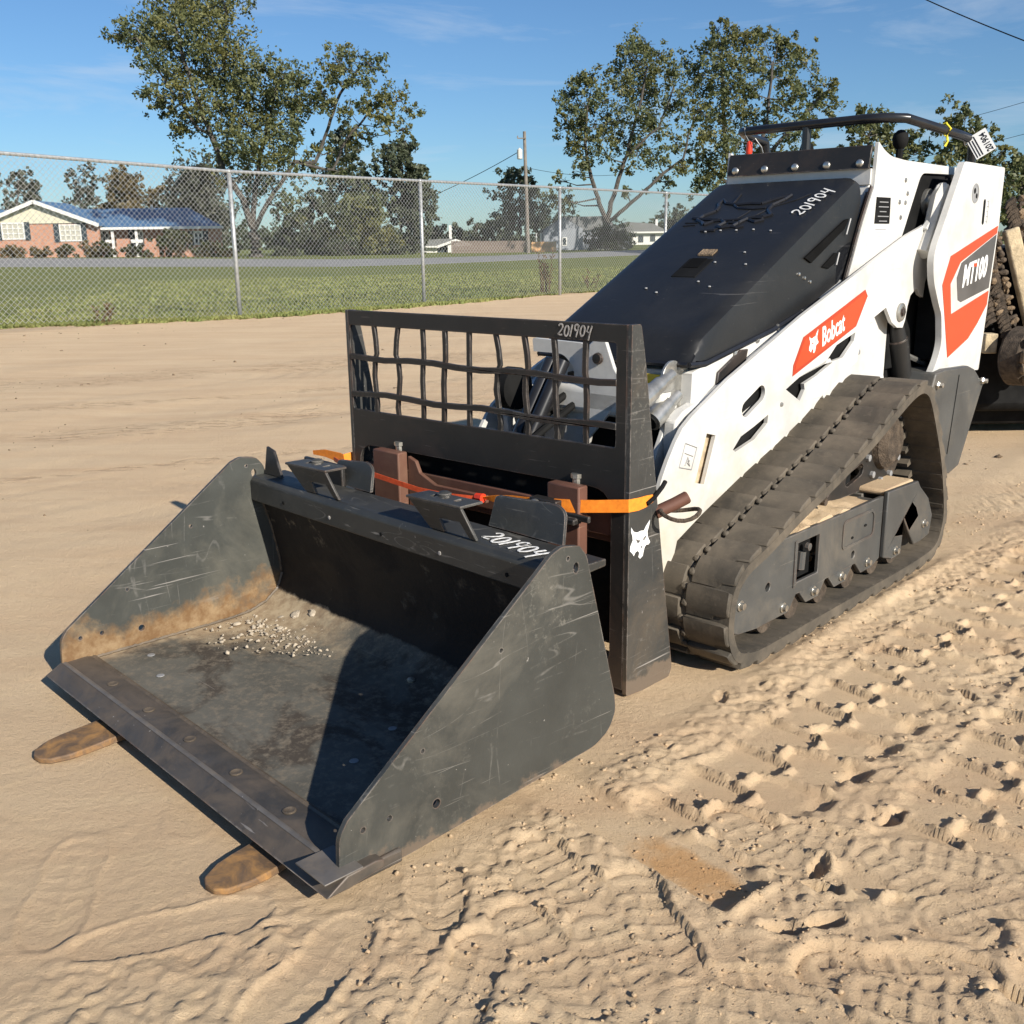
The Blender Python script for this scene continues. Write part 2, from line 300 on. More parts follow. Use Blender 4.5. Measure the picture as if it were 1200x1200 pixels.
class MB:
    """collects simple shapes into one mesh"""
    def __init__(s): s.v = []; s.f = []; s.mi = []
    def add(s, v, f, mi=0):
        n = len(s.v); s.v += [tuple(x) for x in v]; s.f += [tuple(i+n for i in q) for q in f]; s.mi += [mi]*len(f); return s
    def box(s, x0, x1, y0, y1, z0, z1, mi=0, mat=None):
        v = [(x, y, z) for z in (z0, z1) for y in (y0, y1) for x in (x0, x1)]
        if mat is not None: v = [mat @ Vector(q) for q in v]
        return s.add(v, [(0, 2, 3, 1), (4, 5, 7, 6), (0, 1, 5, 4), (2, 6, 7, 3), (0, 4, 6, 2), (1, 3, 7, 5)], mi)
    def poly(s, outer, holes=(), fn=None, t0=0.0, t1=0.01, mi=0):
        """extrude a 2-D outline with holes; fn(a, b, t) -> 3-D"""
        loops = [list(outer)]+[list(h) for h in holes]
        def area(l): return sum(l[i][0]*l[(i+1) % len(l)][1]-l[(i+1) % len(l)][0]*l[i][1] for i in range(len(l)))
        loops = [l if area(l) > 0 else l[::-1] for l in loops]
        tris = tessellate_polygon([[Vector((a, b, 0)) for a, b in l] for l in loops])
        pts = [p for l in loops for p in l]; n = len(pts)
        v = [fn(a, b, t0) for a, b in pts]+[fn(a, b, t1) for a, b in pts]
        f = []
        for t in tris:
            a, b, c = t
            ar = (pts[b][0]-pts[a][0])*(pts[c][1]-pts[a][1])-(pts[c][0]-pts[a][0])*(pts[b][1]-pts[a][1])
            if ar < 0: a, b, c = a, c, b
            f.append((a+n, b+n, c+n)); f.append((a, c, b))
        k = 0
        for li, l in enumerate(loops):
            m = len(l)
            for i in range(m):
                a, b = k+i, k+(i+1) % m
                f.append((a, b, b+n, a+n) if li == 0 else (b, a, a+n, b+n))
            k += m
        return s.add(v, f, mi)
    def tube(s, pts, r, seg=8, mi=0, caps=True, rads=None):
        pts = [Vector(p) for p in pts]; rings = []
        up = Vector((0, 0, 1))
        for i, p in enumerate(pts):
            d = (pts[min(i+1, len(pts)-1)]-pts[max(i-1, 0)]).normalized()
            a = d.cross(up)
            if a.length < 0.05: a = d.cross(Vector((1, 0, 0)))
            a.normalize(); b = d.cross(a); rr = rads[i] if rads else r
            rings.append([p+(a*math.cos(2*math.pi*k/seg)+b*math.sin(2*math.pi*k/seg))*rr for k in range(seg)])
        v = [q for g in rings for q in g]; f = []
        for i in range(len(pts)-1):
            for k in range(seg):
                a = i*seg+k; b = i*seg+(k+1) % seg
                f.append((a, a+seg, b+seg, b))
        if caps: f.append(tuple(range(seg))); f.append(tuple(reversed(range((len(pts)-1)*seg, len(pts)*seg))))
        return s.add(v, f, mi)
    def lathe(s, prof, c, axis='X', seg=24, mi=0):
        """prof: (offset along axis, radius)"""
        ax = {'X': (Vector((1, 0, 0)), Vector((0, 1, 0)), Vector((0, 0, 1))), 'Y': (Vector((0, 1, 0)), Vector((0, 0, 1)), Vector((1, 0, 0))), 'Z': (Vector((0, 0, 1)), Vector((1, 0, 0)), Vector((0, 1, 0)))}[axis] if isinstance(axis, str) else axis
        c = Vector(c); v = []; f = []
        for t, r in prof:
            for k in range(seg):
                a = 2*math.pi*k/seg; v.append(c+ax[0]*t+(ax[1]*math.cos(a)+ax[2]*math.sin(a))*max(r, 1e-4))
        for i in range(len(prof)-1):
            for k in range(seg):
                a = i*seg+k; b = i*seg+(k+1) % seg; f.append((a, b, b+seg, a+seg))
        f.append(tuple(reversed(range(seg)))); f.append(tuple(range((len(prof)-1)*seg, len(prof)*seg)))
        return s.add(v, f, mi)
    def mesh(s, name='mesh'):
        me = bpy.data.meshes.new(name); me.from_pydata(s.v, [], s.f); me.polygons.foreach_set('material_index', s.mi); me.update(); return me
    def build(s, name, mat, parent=None, **k):
        return link(name, s.mesh(name), mat, parent, **k)
def npmesh(name, v, faces):
    v = np.asarray(v, dtype=np.float32); faces = np.asarray(faces, dtype=np.int32); k = faces.shape[1]
    me = bpy.data.meshes.new(name); me.vertices.add(len(v)); me.vertices.foreach_set('co', v.ravel())
    me.loops.add(faces.size); me.loops.foreach_set('vertex_index', faces.ravel())
    me.polygons.add(len(faces)); me.polygons.foreach_set('loop_start', np.arange(0, faces.size, k, dtype=np.int32))
    me.polygons.foreach_set('loop_total', np.full(len(faces), k, dtype=np.int32))
    me.update(calc_edges=True); return me
def FX(a, b, t): return (t, a, b)          # outline in (Y, z), thickness along X
def FY(a, b, t): return (a, t, b)          # outline in (X, z), thickness along Y
def circ(cx, cy, r, n=16, ry=None, rot=0): return [(cx+r*math.cos(rot+2*math.pi*i/n), cy+(ry or r)*math.sin(rot+2*math.pi*i/n)) for i in range(n)]
def stadium(a, b, r, n=6):
    a = Vector(a); b = Vector(b); d = (b-a).normalized(); t = math.atan2(d.y, d.x); o = []
    for i in range(n+1): q = t+math.pi/2+math.pi*i/n; o.append((a.x+r*math.cos(q), a.y+r*math.sin(q)))
    for i in range(n+1): q = t-math.pi/2+math.pi*i/n; o.append((b.x+r*math.cos(q), b.y+r*math.sin(q)))
    return o
def rounded(pts, r, n=4):
    out = []; m = len(pts)
    for i in range(m):
        p0, p, p1 = (Vector(pts[(i-1) % m]), Vector(pts[i]), Vector(pts[(i+1) % m]))
        rr = r[i] if isinstance(r, (list, tuple)) else r
        if rr <= 0: out.append(tuple(p)); continue
        d0 = (p0-p); d1 = (p1-p); k = min(rr, d0.length*0.45, d1.length*0.45)
        a = p+d0.normalized()*k; b = p+d1.normalized()*k
        for j in range(n+1):
            t = j/n; out.append(tuple(a*(1-t)**2+p*2*t*(1-t)+b*t*t))
    return out
def strokes(name, lines, org, u, v, n, size, width, mat, parent, off=0.0012):
    """painted handwriting: thin flat ribbons on a surface"""
    mb = MB(); org, u, v, n = Vector(org), Vector(u).normalized(), Vector(v).normalized(), Vector(n).normalized()
    for li, ln in enumerate(lines):
        P = [org+u*a*size+v*b*size+n*(off+0.0002*li) for a, b in ln]
        vs = []
        for i, p in enumerate(P):
            d = (P[min(i+1, len(P)-1)]-P[max(i-1, 0)]).normalized(); s = d.cross(n)
            ww = width*(0.8+0.4*random.random())/2
            vs += [p-s*ww, p+s*ww]
        k = len(vs); vs += [q-n*0.0008 for q in vs]
        f = []
        for i in range(len(P)-1):
            a = 2*i; f += [(a, a+1, a+3, a+2), (a+k, a+2+k, a+3+k, a+1+k), (a, a+2, a+2+k, a+k), (a+1, a+1+k, a+3+k, a+3)]
        mb.add(vs, f)
    return mb.build(name, mat, parent)
def arc(cx, cy, rx, ry, a0, a1, n=10): return [(cx+rx*math.cos(R(a0+(a1-a0)*i/n)), cy+ry*math.sin(R(a0+(a1-a0)*i/n))) for i in range(n+1)]
DIG = {'2': [arc(0.25, 0.72, 0.24, 0.26, 160, -30)+[(0.30, 0.35), (0.02, 0.05), (0.10, 0.10), (0.28, 0.02), (0.56, 0.06)]],
       '0': [arc(0.28, 0.48, 0.24, 0.46, 80, 440, 16)],
       '1': [[(0.16, 1.0), (0.10, 0.5), (0.06, -0.05)]],
       '9': [arc(0.27, 0.72, 0.22, 0.26, 30, 330, 12)+[(0.50, 0.95), (0.42, 0.4), (0.34, -0.12)]],
       '4': [[(0.16, 1.0), (0.06, 0.5), (0.30, 0.42), (0.50, 0.50)], [(0.56, 1.02), (0.44, 0.45), (0.36, -0.25)]]}
def number(s, slant=0.18):
    x = 0; out = []
    for i, c in enumerate(s):
        dy = (0.03, -0.06, 0.0, 0.05, 0.02, -0.03)[i % 6]
        for ln in DIG[c]: out.append([(x+a+slant*b, b+dy) for a, b in ln])
        x += 0.42 if c == '1' else 0.70
    return out
def lettering(name, text, size, org, u, v, mat, parent, shear=0.25, sx=1.0, ext=0.0006, bold=0.0):
    cu = bpy.data.curves.new(name, 'FONT'); cu.body = text; cu.size = size; cu.shear = shear; cu.extrude = ext; cu.offset = bold; cu.resolution_u = 3
    o = bpy.data.objects.new('tmp', cu); COL.objects.link(o)
    bpy.context.view_layer.update()
    me = bpy.data.meshes.new_from_object(o.evaluated_get(bpy.context.evaluated_depsgraph_get()))
    COL.objects.unlink(o); bpy.data.objects.remove(o)
    u = Vector(u).normalized(); v = Vector(v).normalized(); n = u.cross(v)
    X = Matrix((u*sx, v, n)).transposed().to_4x4(); X.translation = Vector(org); me.transform(X)
    me.materials.clear(); return link(name, me, mat, parent)
# stylised cat head of the maker's emblem, unit box
CAT = [(0.06, 1.0), (0.17, 0.86), (0.34, 0.80), (0.52, 0.82), (0.66, 0.80), (0.74, 0.90), (0.93, 1.06), (0.90, 0.92), (0.82, 0.74), (0.84, 0.58), (0.96, 0.40), (0.88, 0.34), (0.78, 0.36),
       (0.70, 0.30), (0.66, 0.20), (0.62, 0.06), (0.50, 0.0), (0.42, 0.06), (0.46, 0.18), (0.38, 0.26), (0.28, 0.24), (0.20, 0.14), (0.14, 0.22), (0.02, 0.32), (0.04, 0.46), (0.14, 0.60), (0.12, 0.74), (0.06, 0.86)]
CAT_EYES = [[(0.28, 0.62), (0.50, 0.54), (0.44, 0.48), (0.34, 0.50)], [(0.60, 0.56), (0.78, 0.66), (0.74, 0.54), (0.66, 0.50)], [(0.50, 0.36), (0.60, 0.36), (0.56, 0.28)]]
def catlogo(name, org, u, v, w, h, mat, parent, t=0.0016, holes=True):
    org, u, v = Vector(org), Vector(u).normalized(), Vector(v).normalized(); n = u.cross(v)
    return MB().poly(CAT, CAT_EYES if holes else [], lambda a, b, q: org+u*a*w+v*b*h+n*q, 0.0, t).build(name, mat, parent)

# ------------------------------------------------------------------ machine frame
A = -0.75
OM = Vector((-0.462+0.4975*math.cos(A), 2.926+0.4975*math.sin(A), 0))
AB = -0.819
OBK = Vector((-0.972, 2.506, 0))
UM = Vector((math.cos(A), math.sin(A), 0)); VM = Vector((-math.sin(A), math.cos(A), 0))
UB = Vector((math.cos(AB), math.sin(AB), 0)); VB = Vector((-math.sin(AB), math.cos(AB), 0))
XC = 0.135                                   # machine centre line
# ------------------------------------------------------------------ the ground
def vnoise(x, y, seed=0):
    xi = np.floor(x).astype(np.int64); yi = np.floor(y).astype(np.int64); fx = x-xi; fy = y-yi
    fx = fx*fx*fx*(fx*(fx*6-15)+10); fy = fy*fy*fy*(fy*(fy*6-15)+10)
    def h(a, b):
        n = (a*374761393+b*668265263+seed*1442695041) & 0xffffffff
        n = ((n ^ (n >> 13))*1274126177) & 0xffffffff
        return ((n ^ (n >> 16)) & 0xffff)/65535.0*2-1
    return (h(xi, yi)*(1-fx)+h(xi+1, yi)*fx)*(1-fy)+(h(xi, yi+1)*(1-fx)+h(xi+1, yi+1)*fx)*fy
def fbm(x, y, o=4, seed=0, g=0.5):
    s = 0; a = 1.0; t = 0
    for i in range(o):
        s = s+a*vnoise(x*2**i+i*17.3, y*2**i+i*9.1, seed+i); t += a; a *= g
    return s/t
def sst(x, a, b):
    t = np.clip((x-a)/(b-a), 0, 1); return t*t*(3-2*t)
# boot prints: heel and toe (photo pixels, turned into ground points), depth
PRINTS = [((790, 1155), (955, 1168), .012), ((742, 1035), (792, 1142), .010), ((622, 990), (716, 1072), .010), ((955, 980), (1045, 1002), .009), ((1050, 1012), (1130, 1072), .010), ((1105, 1002), (1198, 1022), .010),
          ((1130, 1075), (1200, 1052), .010), ((985, 1132), (1118, 1138), .022), ((712, 1100), (752, 1172), .010), ((870, 970), (935, 1015), .008), ((505, 975), (522, 1078), .009), ((610, 1075), (688, 1165), .010), ((560, 1125), (520, 1195), .010),
          ((395, 1110), (330, 1175), .005), ((255, 1075), (150, 1100), .004), ((90, 1010), (60, 1080), .004), ((840, 1185), (930, 1198), .009), ((1060, 1170), (1150, 1195), .012), ((250, 900), (225, 960), .003)]
PR = []
for a_, b_, d_ in PRINTS:
    a_ = ground(*a_); b_ = ground(*b_); PR.append(((a_+b_)/2, math.atan2(b_.y-a_.y, b_.x-a_.x), d_*.68))
PITS = [(963, 1042), (918, 1090), (968, 1083), (1047, 955), (960, 1016), (845, 815), (1060, 760), (1130, 810), (1190, 1160)]
PITS = [ground(*p) for p in PITS]
FE = ground(872, 1052); FSt = ground(660, 928); FDIR = (FE-FSt).normalized(); FPR = FE-FDIR*.25
def height(x, y):
    u = (x-OM.x)*UM.x+(y-OM.y)*UM.y; v = (x-OM.x)*VM.x+(y-OM.y)*VM.y
    rough = sst(u, 0.30, 0.62)*sst(-y, -9.5, -6.0)*sst(-u, -5.0, -3.2)
    rough = np.maximum(rough, sst(-y, -1.9, -1.3)*(0.13+0.45*sst(x, -0.35, 0.35)))
    under = sst(u, -0.75, -0.60)*sst(-u, -0.72, -0.62)*sst(v, -1.1, -0.9)*sst(-v, -2.4, -2.2)
    far = sst(y, 7, 16)
    q = fbm(x*0.9, y*0.9, 3, 1)*0.014*(1-0.75*far)
    q = q+fbm(x*4, y*4, 4, 5)*(0.0035+0.004*rough)*(1-far)
    # crumbly clods: rounded bumps with sharp valleys
    q = q+(np.abs(fbm(x*11, y*11, 4, 9, .6))*0.016+np.abs(fbm(x*31, y*31, 3, 13, .6))*0.012)*rough*np.maximum(0.12+0.88*sst(fbm(x*2.3, y*2.3, 3, 17), 0.0, 0.3), 0.8*np.exp(-((u-0.70)/0.09)**2)*sst(v, -.7, -.4)*sst(-v, -.9, -.4))
    # crusts that have cracked and lifted into small scarps
    for A_, k_, sd, lo_ in ((0.010, 1.5, 21, 0.14), (0.006, 3.6, 27, 0.10)):
        t = fbm(x*k_, y*k_, 5, sd, .55)*5.0; fr = t-np.floor(t)
        mk = np.maximum(rough, lo_*sst(-y, -2.6, -1.7))*sst(fbm(x*2.7+5, y*2.7, 3, sd+3), -0.12, 0.22)
        q = q+A_*mk*(sst(fr, 0.86, 1.0)-fr)
    q = q*(1-0.25*rough)+fbm(x*63, y*63, 2, 19)*(0.0006+0.0040*rough)*(1-far)
    # lug prints of the rubber tracks in several passes
    wu = fbm(x*14, y*14, 3, 62)*0.05; wv = fbm(x*14, y*14, 3, 63)*0.07
    fine = np.abs(vnoise(u*60, v*60, 90))
    for (uc, ph, v0, v1, gx_, dep) in ((1.62, .3, -.55, 3.9, .75, .010), (2.02, .7, -.75, 4.1, .75, .010), (2.42, .2, -.5, 4.2, .7, .011), (1.30, .55, -.42, 3.6, .85, .010), (.930, .21, -.50, 3.3, 1.0, .0095)):
        a = (u-uc)/0.150+wu; zz_ = np.sin(2*np.pi*(v/0.147+ph)); half = (a+0.16*np.tanh(zz_*3) > 0)*1.0
        ac = np.abs(a+0.16*np.tanh(zz_*3))
        cv = v/0.147+ph+0.48*half+wv-0.10*np.abs(a); iv = np.floor(cv); fr = cv-iv
        r1 = 0.5+0.5*vnoise(iv*5.3+half*31, iv*0+uc*9, 65); r2 = 0.5+0.5*vnoise(iv*9.1+half*17, iv*0+uc*5, 66)
        reg = sst(-np.abs(a), -1.10, -0.90)*sst(v, v0, v0+0.12)*sst(-v, -v1, -v1+0.3)
        keep = reg*sst(fbm(u*1.9+uc, v*1.9, 3, 67)+(gx_-.6)*.9, -0.35, -0.05)
        pad = sst(fr, 0.04, 0.09)*sst(-fr, -0.975, -0.92)*sst(ac, 0.02, 0.09)*sst(-np.abs(a), -1.0, -0.72)
        wedge = sst(a, 0.62, 0.97)*sst(fr, 0.38, 0.60)*sst(-fr, -0.93, -0.86)*(0.3+0.7*r1)
        wedge2 = sst(-a, 0.70, 0.98)*sst(fr, 0.45, 0.65)*sst(-fr, -0.93, -0.86)*r1*0.5
        q = q*(1-keep*(0.70+0.24*pad))-keep*pad*(dep*(.6+.8*r2)+(fr-.5)*.006)-keep*(wedge+wedge2)*0.034
        cb = np.abs(fbm(x*38, y*38, 3, 91, .65)); q = q+keep*(1-pad)*(0.002+np.minimum(0.030*cb*cb, 0.0075))*(0.5+r1)
    # boot prints
    for (c, hd, dep) in PR:
        dx = x-c.x; dy = y-c.y
        near = (np.abs(dx) < 0.3) & (np.abs(dy) < 0.3)
        if not near.any(): continue
        dx = dx+fbm(x*7, y*7, 2, 141)*.012; dy = dy+fbm(x*7, y*7, 2, 142)*.012
        a = dx*math.cos(hd)+dy*math.sin(hd); b = -dx*math.sin(hd)+dy*math.cos(hd)
        wd = 0.052-0.010*np.exp(-((a+0.03)/0.04)**2); e = (np.abs(a)/0.148)**3.2+(np.abs(b)/wd)**2.6
        ins = sst(-e, -1.15, -0.90)
        t_ = (a+np.where(a > .02, np.abs(b)*.55, 0))/0.040; t_ = np.abs(t_-np.round(t_))*0.040; gr = np.maximum(sst(-t_, -.0065, -.0030), sst(e, 0.50, 0.60)*sst(-e, -0.86, -0.74)); gr = np.maximum(gr, sst(-np.abs(b), -.0065, -.003)*(np.abs(a) < .10))
        rim = np.exp(-((e-1.35)/0.35)**2)
        q = np.where(near, q*(1-0.93*ins)-ins*(dep-min(dep*.55, 0.0046)*gr)+rim*0.003, q)
    for i, c in enumerate(PITS):
        dx = x-c.x; dy = y-c.y; hd = -0.5+i*0.37
        a = dx*math.cos(hd)+dy*math.sin(hd); b = -dx*math.sin(hd)+dy*math.cos(hd)
        e = (a/0.034)**2+(b/0.014)**2
        q = q-0.020*sst(-e, -1.2, -0.8)*(e < 2)+0.004*np.exp(-((e-1.8)/0.7)**2)
    # print of a fork blade
    dx = x-FPR.x; dy = y-FPR.y; ax, ay = FDIR.x, FDIR.y
    a = dx*ax+dy*ay; b = -dx*ay+dy*ax
    ins = sst(-np.abs(a), -0.262, -0.240)*sst(-np.abs(b), -0.068, -0.050)
    q = q*(1-0.93*ins)-ins*0.011+0.009*np.exp(-((b-0.072)/0.007)**2)*sst(-np.abs(a-0.10), -0.15, -0.11)+0.010*np.exp(-((a-0.268)/0.008)**2)*sst(-np.abs(b), -0.07, -0.05)
    # wheel-packed streaks on the far side
    pk = 1-rough
    s = (x*math.sin(0.84)-y*math.cos(0.84)); l = (x*math.cos(0.84)+y*math.sin(0.84))
    q = q+fbm(s*3.0, l*0.25, 4, 101)*0.012*pk*sst(y, 2.5, 4)
    for c0, wd in ((-7.2, .28), (-5.6, .28), (-4.3, .22)):
        q = q-0.010*np.exp(-((s-c0)/wd)**2)*(0.6+0.4*np.sin(l*2*math.pi/0.11+np.sin(s*20)))*sst(y, 3, 5)*(0.5+0.5*fbm(x, y, 2, 111))
    q = q*(1-0.85*under)-0.004*under
    q = q+0.016*np.exp(-((u-0.665)/0.03)**2)*sst(v, .25, .5)*sst(-v, -1.75, -1.5)*(0.6+0.6*np.abs(fbm(x*14, y*14, 3, 131)))
    bey = -(x+4.159)*math.sin(0.84)+(y-16.072)*math.cos(0.84); q = q-0.4*sst(bey, 1.0, 3.0)
    # the machine and bucket have pushed sand up round them
    return q
def axis(a, b, step, g, lo, hi):
    m = list(np.arange(a, b, step)); s = step; p = a; left = []
    while p > lo: s *= g; p -= s; left.append(p)
    s = step; p = b; right = []
    while p < hi: s *= g; right.append(p); p += s
    return np.array(left[::-1]+m+right)
xs = axis(-1.25, 2.15, 0.0056, 1.03, -42, 44); ys = axis(0.98, 3.45, 0.0056, 1.027, -6, 42)
gx, gy = np.meshgrid(xs, ys); gz = height(gx, gy)
v = np.stack([gx.ravel(), gy.ravel(), gz.ravel()], 1)
nx_, ny_ = len(xs), len(ys); ii = np.arange(nx_-1)[None, :]+np.arange(ny_-1)[:, None]*nx_
f = np.stack([ii.ravel(), ii.ravel()+1, ii.ravel()+1+nx_, ii.ravel()+nx_], 1)
me = npmesh('sand_ground', v, f); me.materials.append(M['sand']); me.polygons.foreach_set('use_smooth', np.ones(len(f), dtype=bool))
o = bpy.data.objects.new('sand_ground', me); COL.objects.link(o); tag(o, kind='structure')
def hz(x, y): return float(height(np.array([x*1.0]), np.array([y*1.0]))[0])

# grass strip between the sand and the road, the road, the land beyond: laid out in fans of stations
ST = [(-900, 400, 330, 300, 80, 90, .35), (-400, 394, 322, 306, 74, 84, .32), (0, 383.5, 313, 302.5, 68, 77, .28), (140, 379, 312.8, 302.8, 64, 72.5, .2), (281, 373, 312.5, 303.5, 60, 67, .15), (400, 365.5, 312.5, 304, 57, 64, .12),
      (496, 359, 310, 302.5, 58, 66, .1), (590, 350, 306, 299.5, 65, 74, .1), (655, 344, 303, 296.5, 74, 84, .15), (750, 337, 299, 293, 86, 98, .2), (860, 332, 296, 290, 98, 112, .3), (1000, 327, 293.5, 288, 112, 130, .3), (1200, 322, 291, 286, 130, 150, .3), (1600, 315, 287, 282, 150, 175, .3), (2300, 306, 280, 275, 170, 200, .3)]
ST2 = []
for i in range(len(ST)-1):
    for k in range(12):
        t = k/12; ST2.append(tuple(a*(1-t)+b*t for a, b in zip(ST[i], ST[i+1])))
ST2.append(ST[-1])
EDGE = []
gv = []; gf = []; rv = []; rf = []; fv = []; ff = []
NR = 14
for i, s in enumerate(ST2):
    px, ye, yn, yf, dn, df, zz = s
    e = ground(px, ye, 0.004); e = e+Vector((0, 1, 0))*(random.random()-0.5)*0.5
    EDGE.append(e)
    n = at(px, yn, dn); fp = at(px, yf, df)
    for k in range(NR+1):
        t = (k/NR)**1.5; p = e.lerp(n, t); z = (0.012 if k else -0.02)*(1-t)+n.z*(t**2)
        gv.append((p.x, p.y, z+0.0))
    rv += [(n.x, n.y, n.z+0.0), (n.lerp(fp, .06).x, n.lerp(fp, .06).y, n.lerp(fp, .06).z+0.03), (n.lerp(fp, .94).x, n.lerp(fp, .94).y, n.lerp(fp, .94).z+0.03), (fp.x, fp.y, fp.z)]
    d = Vector((fp.x, fp.y, 0)).normalized()
    for k, dist in enumerate((0, 10, 40, 120, 500, 3500)):
        q = fp+d*dist; fv.append((q.x, q.y, fp.z+(0.0 if k else 0.0)))
for i in range(len(ST2)-1):
    for k in range(NR): a = i*(NR+1)+k; gf.append((a, a+NR+1, a+NR+2, a+1))
    for k in range(3): a = i*4+k; rf.append((a, a+4, a+5, a+1))
    for k in range(5): a = i*6+k; ff.append((a, a+6, a+7, a+1))
for nm, vv, fc, mt in (('grass_verge', gv, gf, 'grass_ground'), ('road', rv, rf, 'asphalt'), ('grass_field', fv, ff, 'grass_ground')):
    me = bpy.data.meshes.new(nm); me.from_pydata(vv, [], fc); me.update(); tag(link(nm, me, mt), kind='structure')
# blades of grass along the verge and over the field near the fence
rng = np.random.default_rng(3)
def blades(n):
    V = []; F = []
    ex = np.array([e.x for e in EDGE]); ey = np.array([e.y for e in EDGE])
    k = 0
    idx = [i for i, s in enumerate(ST2) if -120 < s[0] < 1350]
    i0, i1 = idx[0], idx[-1]
    t = rng.random(n)*(i1-i0)+i0; fr = rng.random(n)**2.3*18.0-0.12
    fr[: n//4] = rng.random(n//4)*0.9-0.30*rng.random(n//4)
    ti = np.minimum(t.astype(int), len(EDGE)-2); tf = t-ti
    X = ex[ti]*(1-tf)+ex[ti+1]*tf; Y = ey[ti]*(1-tf)+ey[ti+1]*tf
    Y = Y+np.where(fr > 0, fr*1.2, fr); X = X+np.where(fr > 0, fr*X/np.maximum(Y, 1)*1.0, 0)
    hgt = 0.018+0.035*rng.random(n)**1.5+0.02*(fbm(X*0.6, Y*0.6, 3, 7) > 0.1)*rng.random(n); wd = 0.010+0.012*rng.random(n)+Y*0.0004
    an = rng.random(n)*np.pi; lx = (rng.random(n)-0.5)*0.09; ly = (rng.random(n)-0.5)*0.09
    Z = np.full(n, 0.0)
    v = np.stack([X-np.cos(an)*wd, Y-np.sin(an)*wd, Z, X+np.cos(an)*wd, Y+np.sin(an)*wd, Z, X+lx, Y+ly, Z+hgt], 1).reshape(-1, 3)
    me = npmesh('grass', v, np.arange(3*n).reshape(-1, 3)); me.materials.append(M['grass_blade'])
    o = bpy.data.objects.new('grass', me); COL.objects.link(o)
    tag(o, 'short green and straw coloured grass growing behind the chain-link fence', 'grass', kind='stuff')
blades(110000)
# loose crumbs of sand
def crumbs(name, n, region, smin, smax, mat, label, cat):
    V = []; F = []; ico = [(0, 0, 1), (.9, 0, .3), (.28, .85, .3), (-.72, .53, .3), (-.72, -.53, .3), (.28, -.85, .3), (.72, .53, -.4), (-.28, .85, -.4), (-.9, 0, -.4), (-.28, -.85, -.4), (.72, -.53, -.4), (0, 0, -1)]
    icf = [(0, 1, 2), (0, 2, 3), (0, 3, 4), (0, 4, 5), (0, 5, 1), (1, 6, 2), (2, 7, 3), (3, 8, 4), (4, 9, 5), (5, 10, 1), (6, 7, 2), (7, 8, 3), (8, 9, 4), (9, 10, 5), (10, 6, 1), (11, 7, 6), (11, 8, 7), (11, 9, 8), (11, 10, 9), (11, 6, 10)]
    ico = np.array(ico); icf = np.array(icf)
    P = region(n); n = len(P)
    s = smin+(smax-smin)*rng.random(n)**6
    d = ico[None]*(s[:, None, None]*(0.35+1.2*rng.random((n, 12, 1))))
    d[:, :, 2] *= 0.7
    v = (d+P[:, None, :]).reshape(-1, 3); f = (icf[None]+12*np.arange(n)[:, None, None]).reshape(-1, 3)
    me = npmesh(name, v, f); me.materials.append(M[mat]); o = bpy.data.objects.new(name, me); COL.objects.link(o)
    return tag(o, label, cat, kind='stuff')
def reg_sand(n):
    X = rng.random(n*3)*4.2-1.2; Y = 0.9+rng.random(n*3)**1.3*4.6
    u = (X-OM.x)*UM.x+(Y-OM.y)*UM.y
    m = (fbm(X*1.8, Y*1.8, 3, 201) > 0.02) & ((u > 0.45) | (Y < 1.7)); X = X[m][:n]; Y = Y[m][:n]
    return np.stack([X, Y, height(X, Y)+0.001], 1)
crumbs('sand_clods', 12000, reg_sand, 0.0010, 0.0062, 'sand', 'small crumbled clods of damp sand scattered over the churned ground', 'clods')
def reg_deb(n):
    X = rng.random(n)*14-9; Y = 3.0+rng.random(n)*13
    s = X*math.sin(0.84)-Y*math.cos(0.84)
    m = fbm(s*1.5, (X+Y)*0.2, 3, 301) > 0.0; X = X[m]; Y = Y[m]
    return np.stack([X, Y, height(X, Y)+0.001], 1)
crumbs('ground_litter', 1500, reg_deb, 0.004, 0.020, 'mud', 'brown bits of leaf and dirt littering the packed sand', 'litter')

# ------------------------------------------------------------------ the compact track loader
ld = empty('track_loader', OM, A, label='white compact track loader with black hood, orange decals and dusty rubber tracks', cat='track loader')
# chassis
body = [(.40, .30), (.42, .725), (.47, .735), (.82, .803), (1.19, .893), (1.25, .93), (1.325, 1.10), (1.372, 1.19), (1.385, 1.235), (1.60, 1.235), (1.60, .30)]
MB().poly(body, [], FX, -.115, .385).build('chassis', 'white_paint', ld, bevel=.004)
side = [(1.15, .82), (1.193, .909), (1.243, .933), (1.322, 1.103), (1.383, 1.206), (1.392, 1.342), (1.43, 1.322), (1.49, 1.303), (1.60, 1.296), (2.066, 1.292), (2.066, 1.268), (1.742, 1.262), (1.60, 1.02), (1.56, .82)]
MB().poly(rounded(side, [0, .02, .01, 0, 0, .006, .03, .03, .02, .01, 0, .03, .02, 0]), [], FX, .388, .40).build('side_panel', 'white_paint', ld, bevel=.002)
MB().poly(rounded(side, [0, .02, .01, 0, 0, .006, .03, .03, .02, .01, 0, .03, .02, 0]), [], FX, -.13, -.118).build('side_panel', 'white_paint', ld, bevel=.002)
MB().box(-.118, .388, 1.60, 2.12, .62, 1.262).box(-.10, .37, 1.6, 2.0, .20, .62).build('engine_frame', 'black_matte', ld, bevel=.004)
MB().box(-.118, .388, 1.47, 2.066, 1.262, 1.274).build('top_deck', 'black_steel', ld)
MB().poly([(-.118, 1.215), (.388, 1.215), (.388, 1.262), (-.118, 1.262)], [], FY, 1.374, 1.386).build('hood_header', 'white_paint', ld)
bp = MB().poly([(-.116, 1.262), (.386, 1.262), (.386, 1.332), (-.116, 1.332)], [], lambda a, b, t: (a, 1.362+t+(b-1.262)*.25, b), 0, .012).build('bolt_plate', 'black_steel', ld, bevel=.0015)
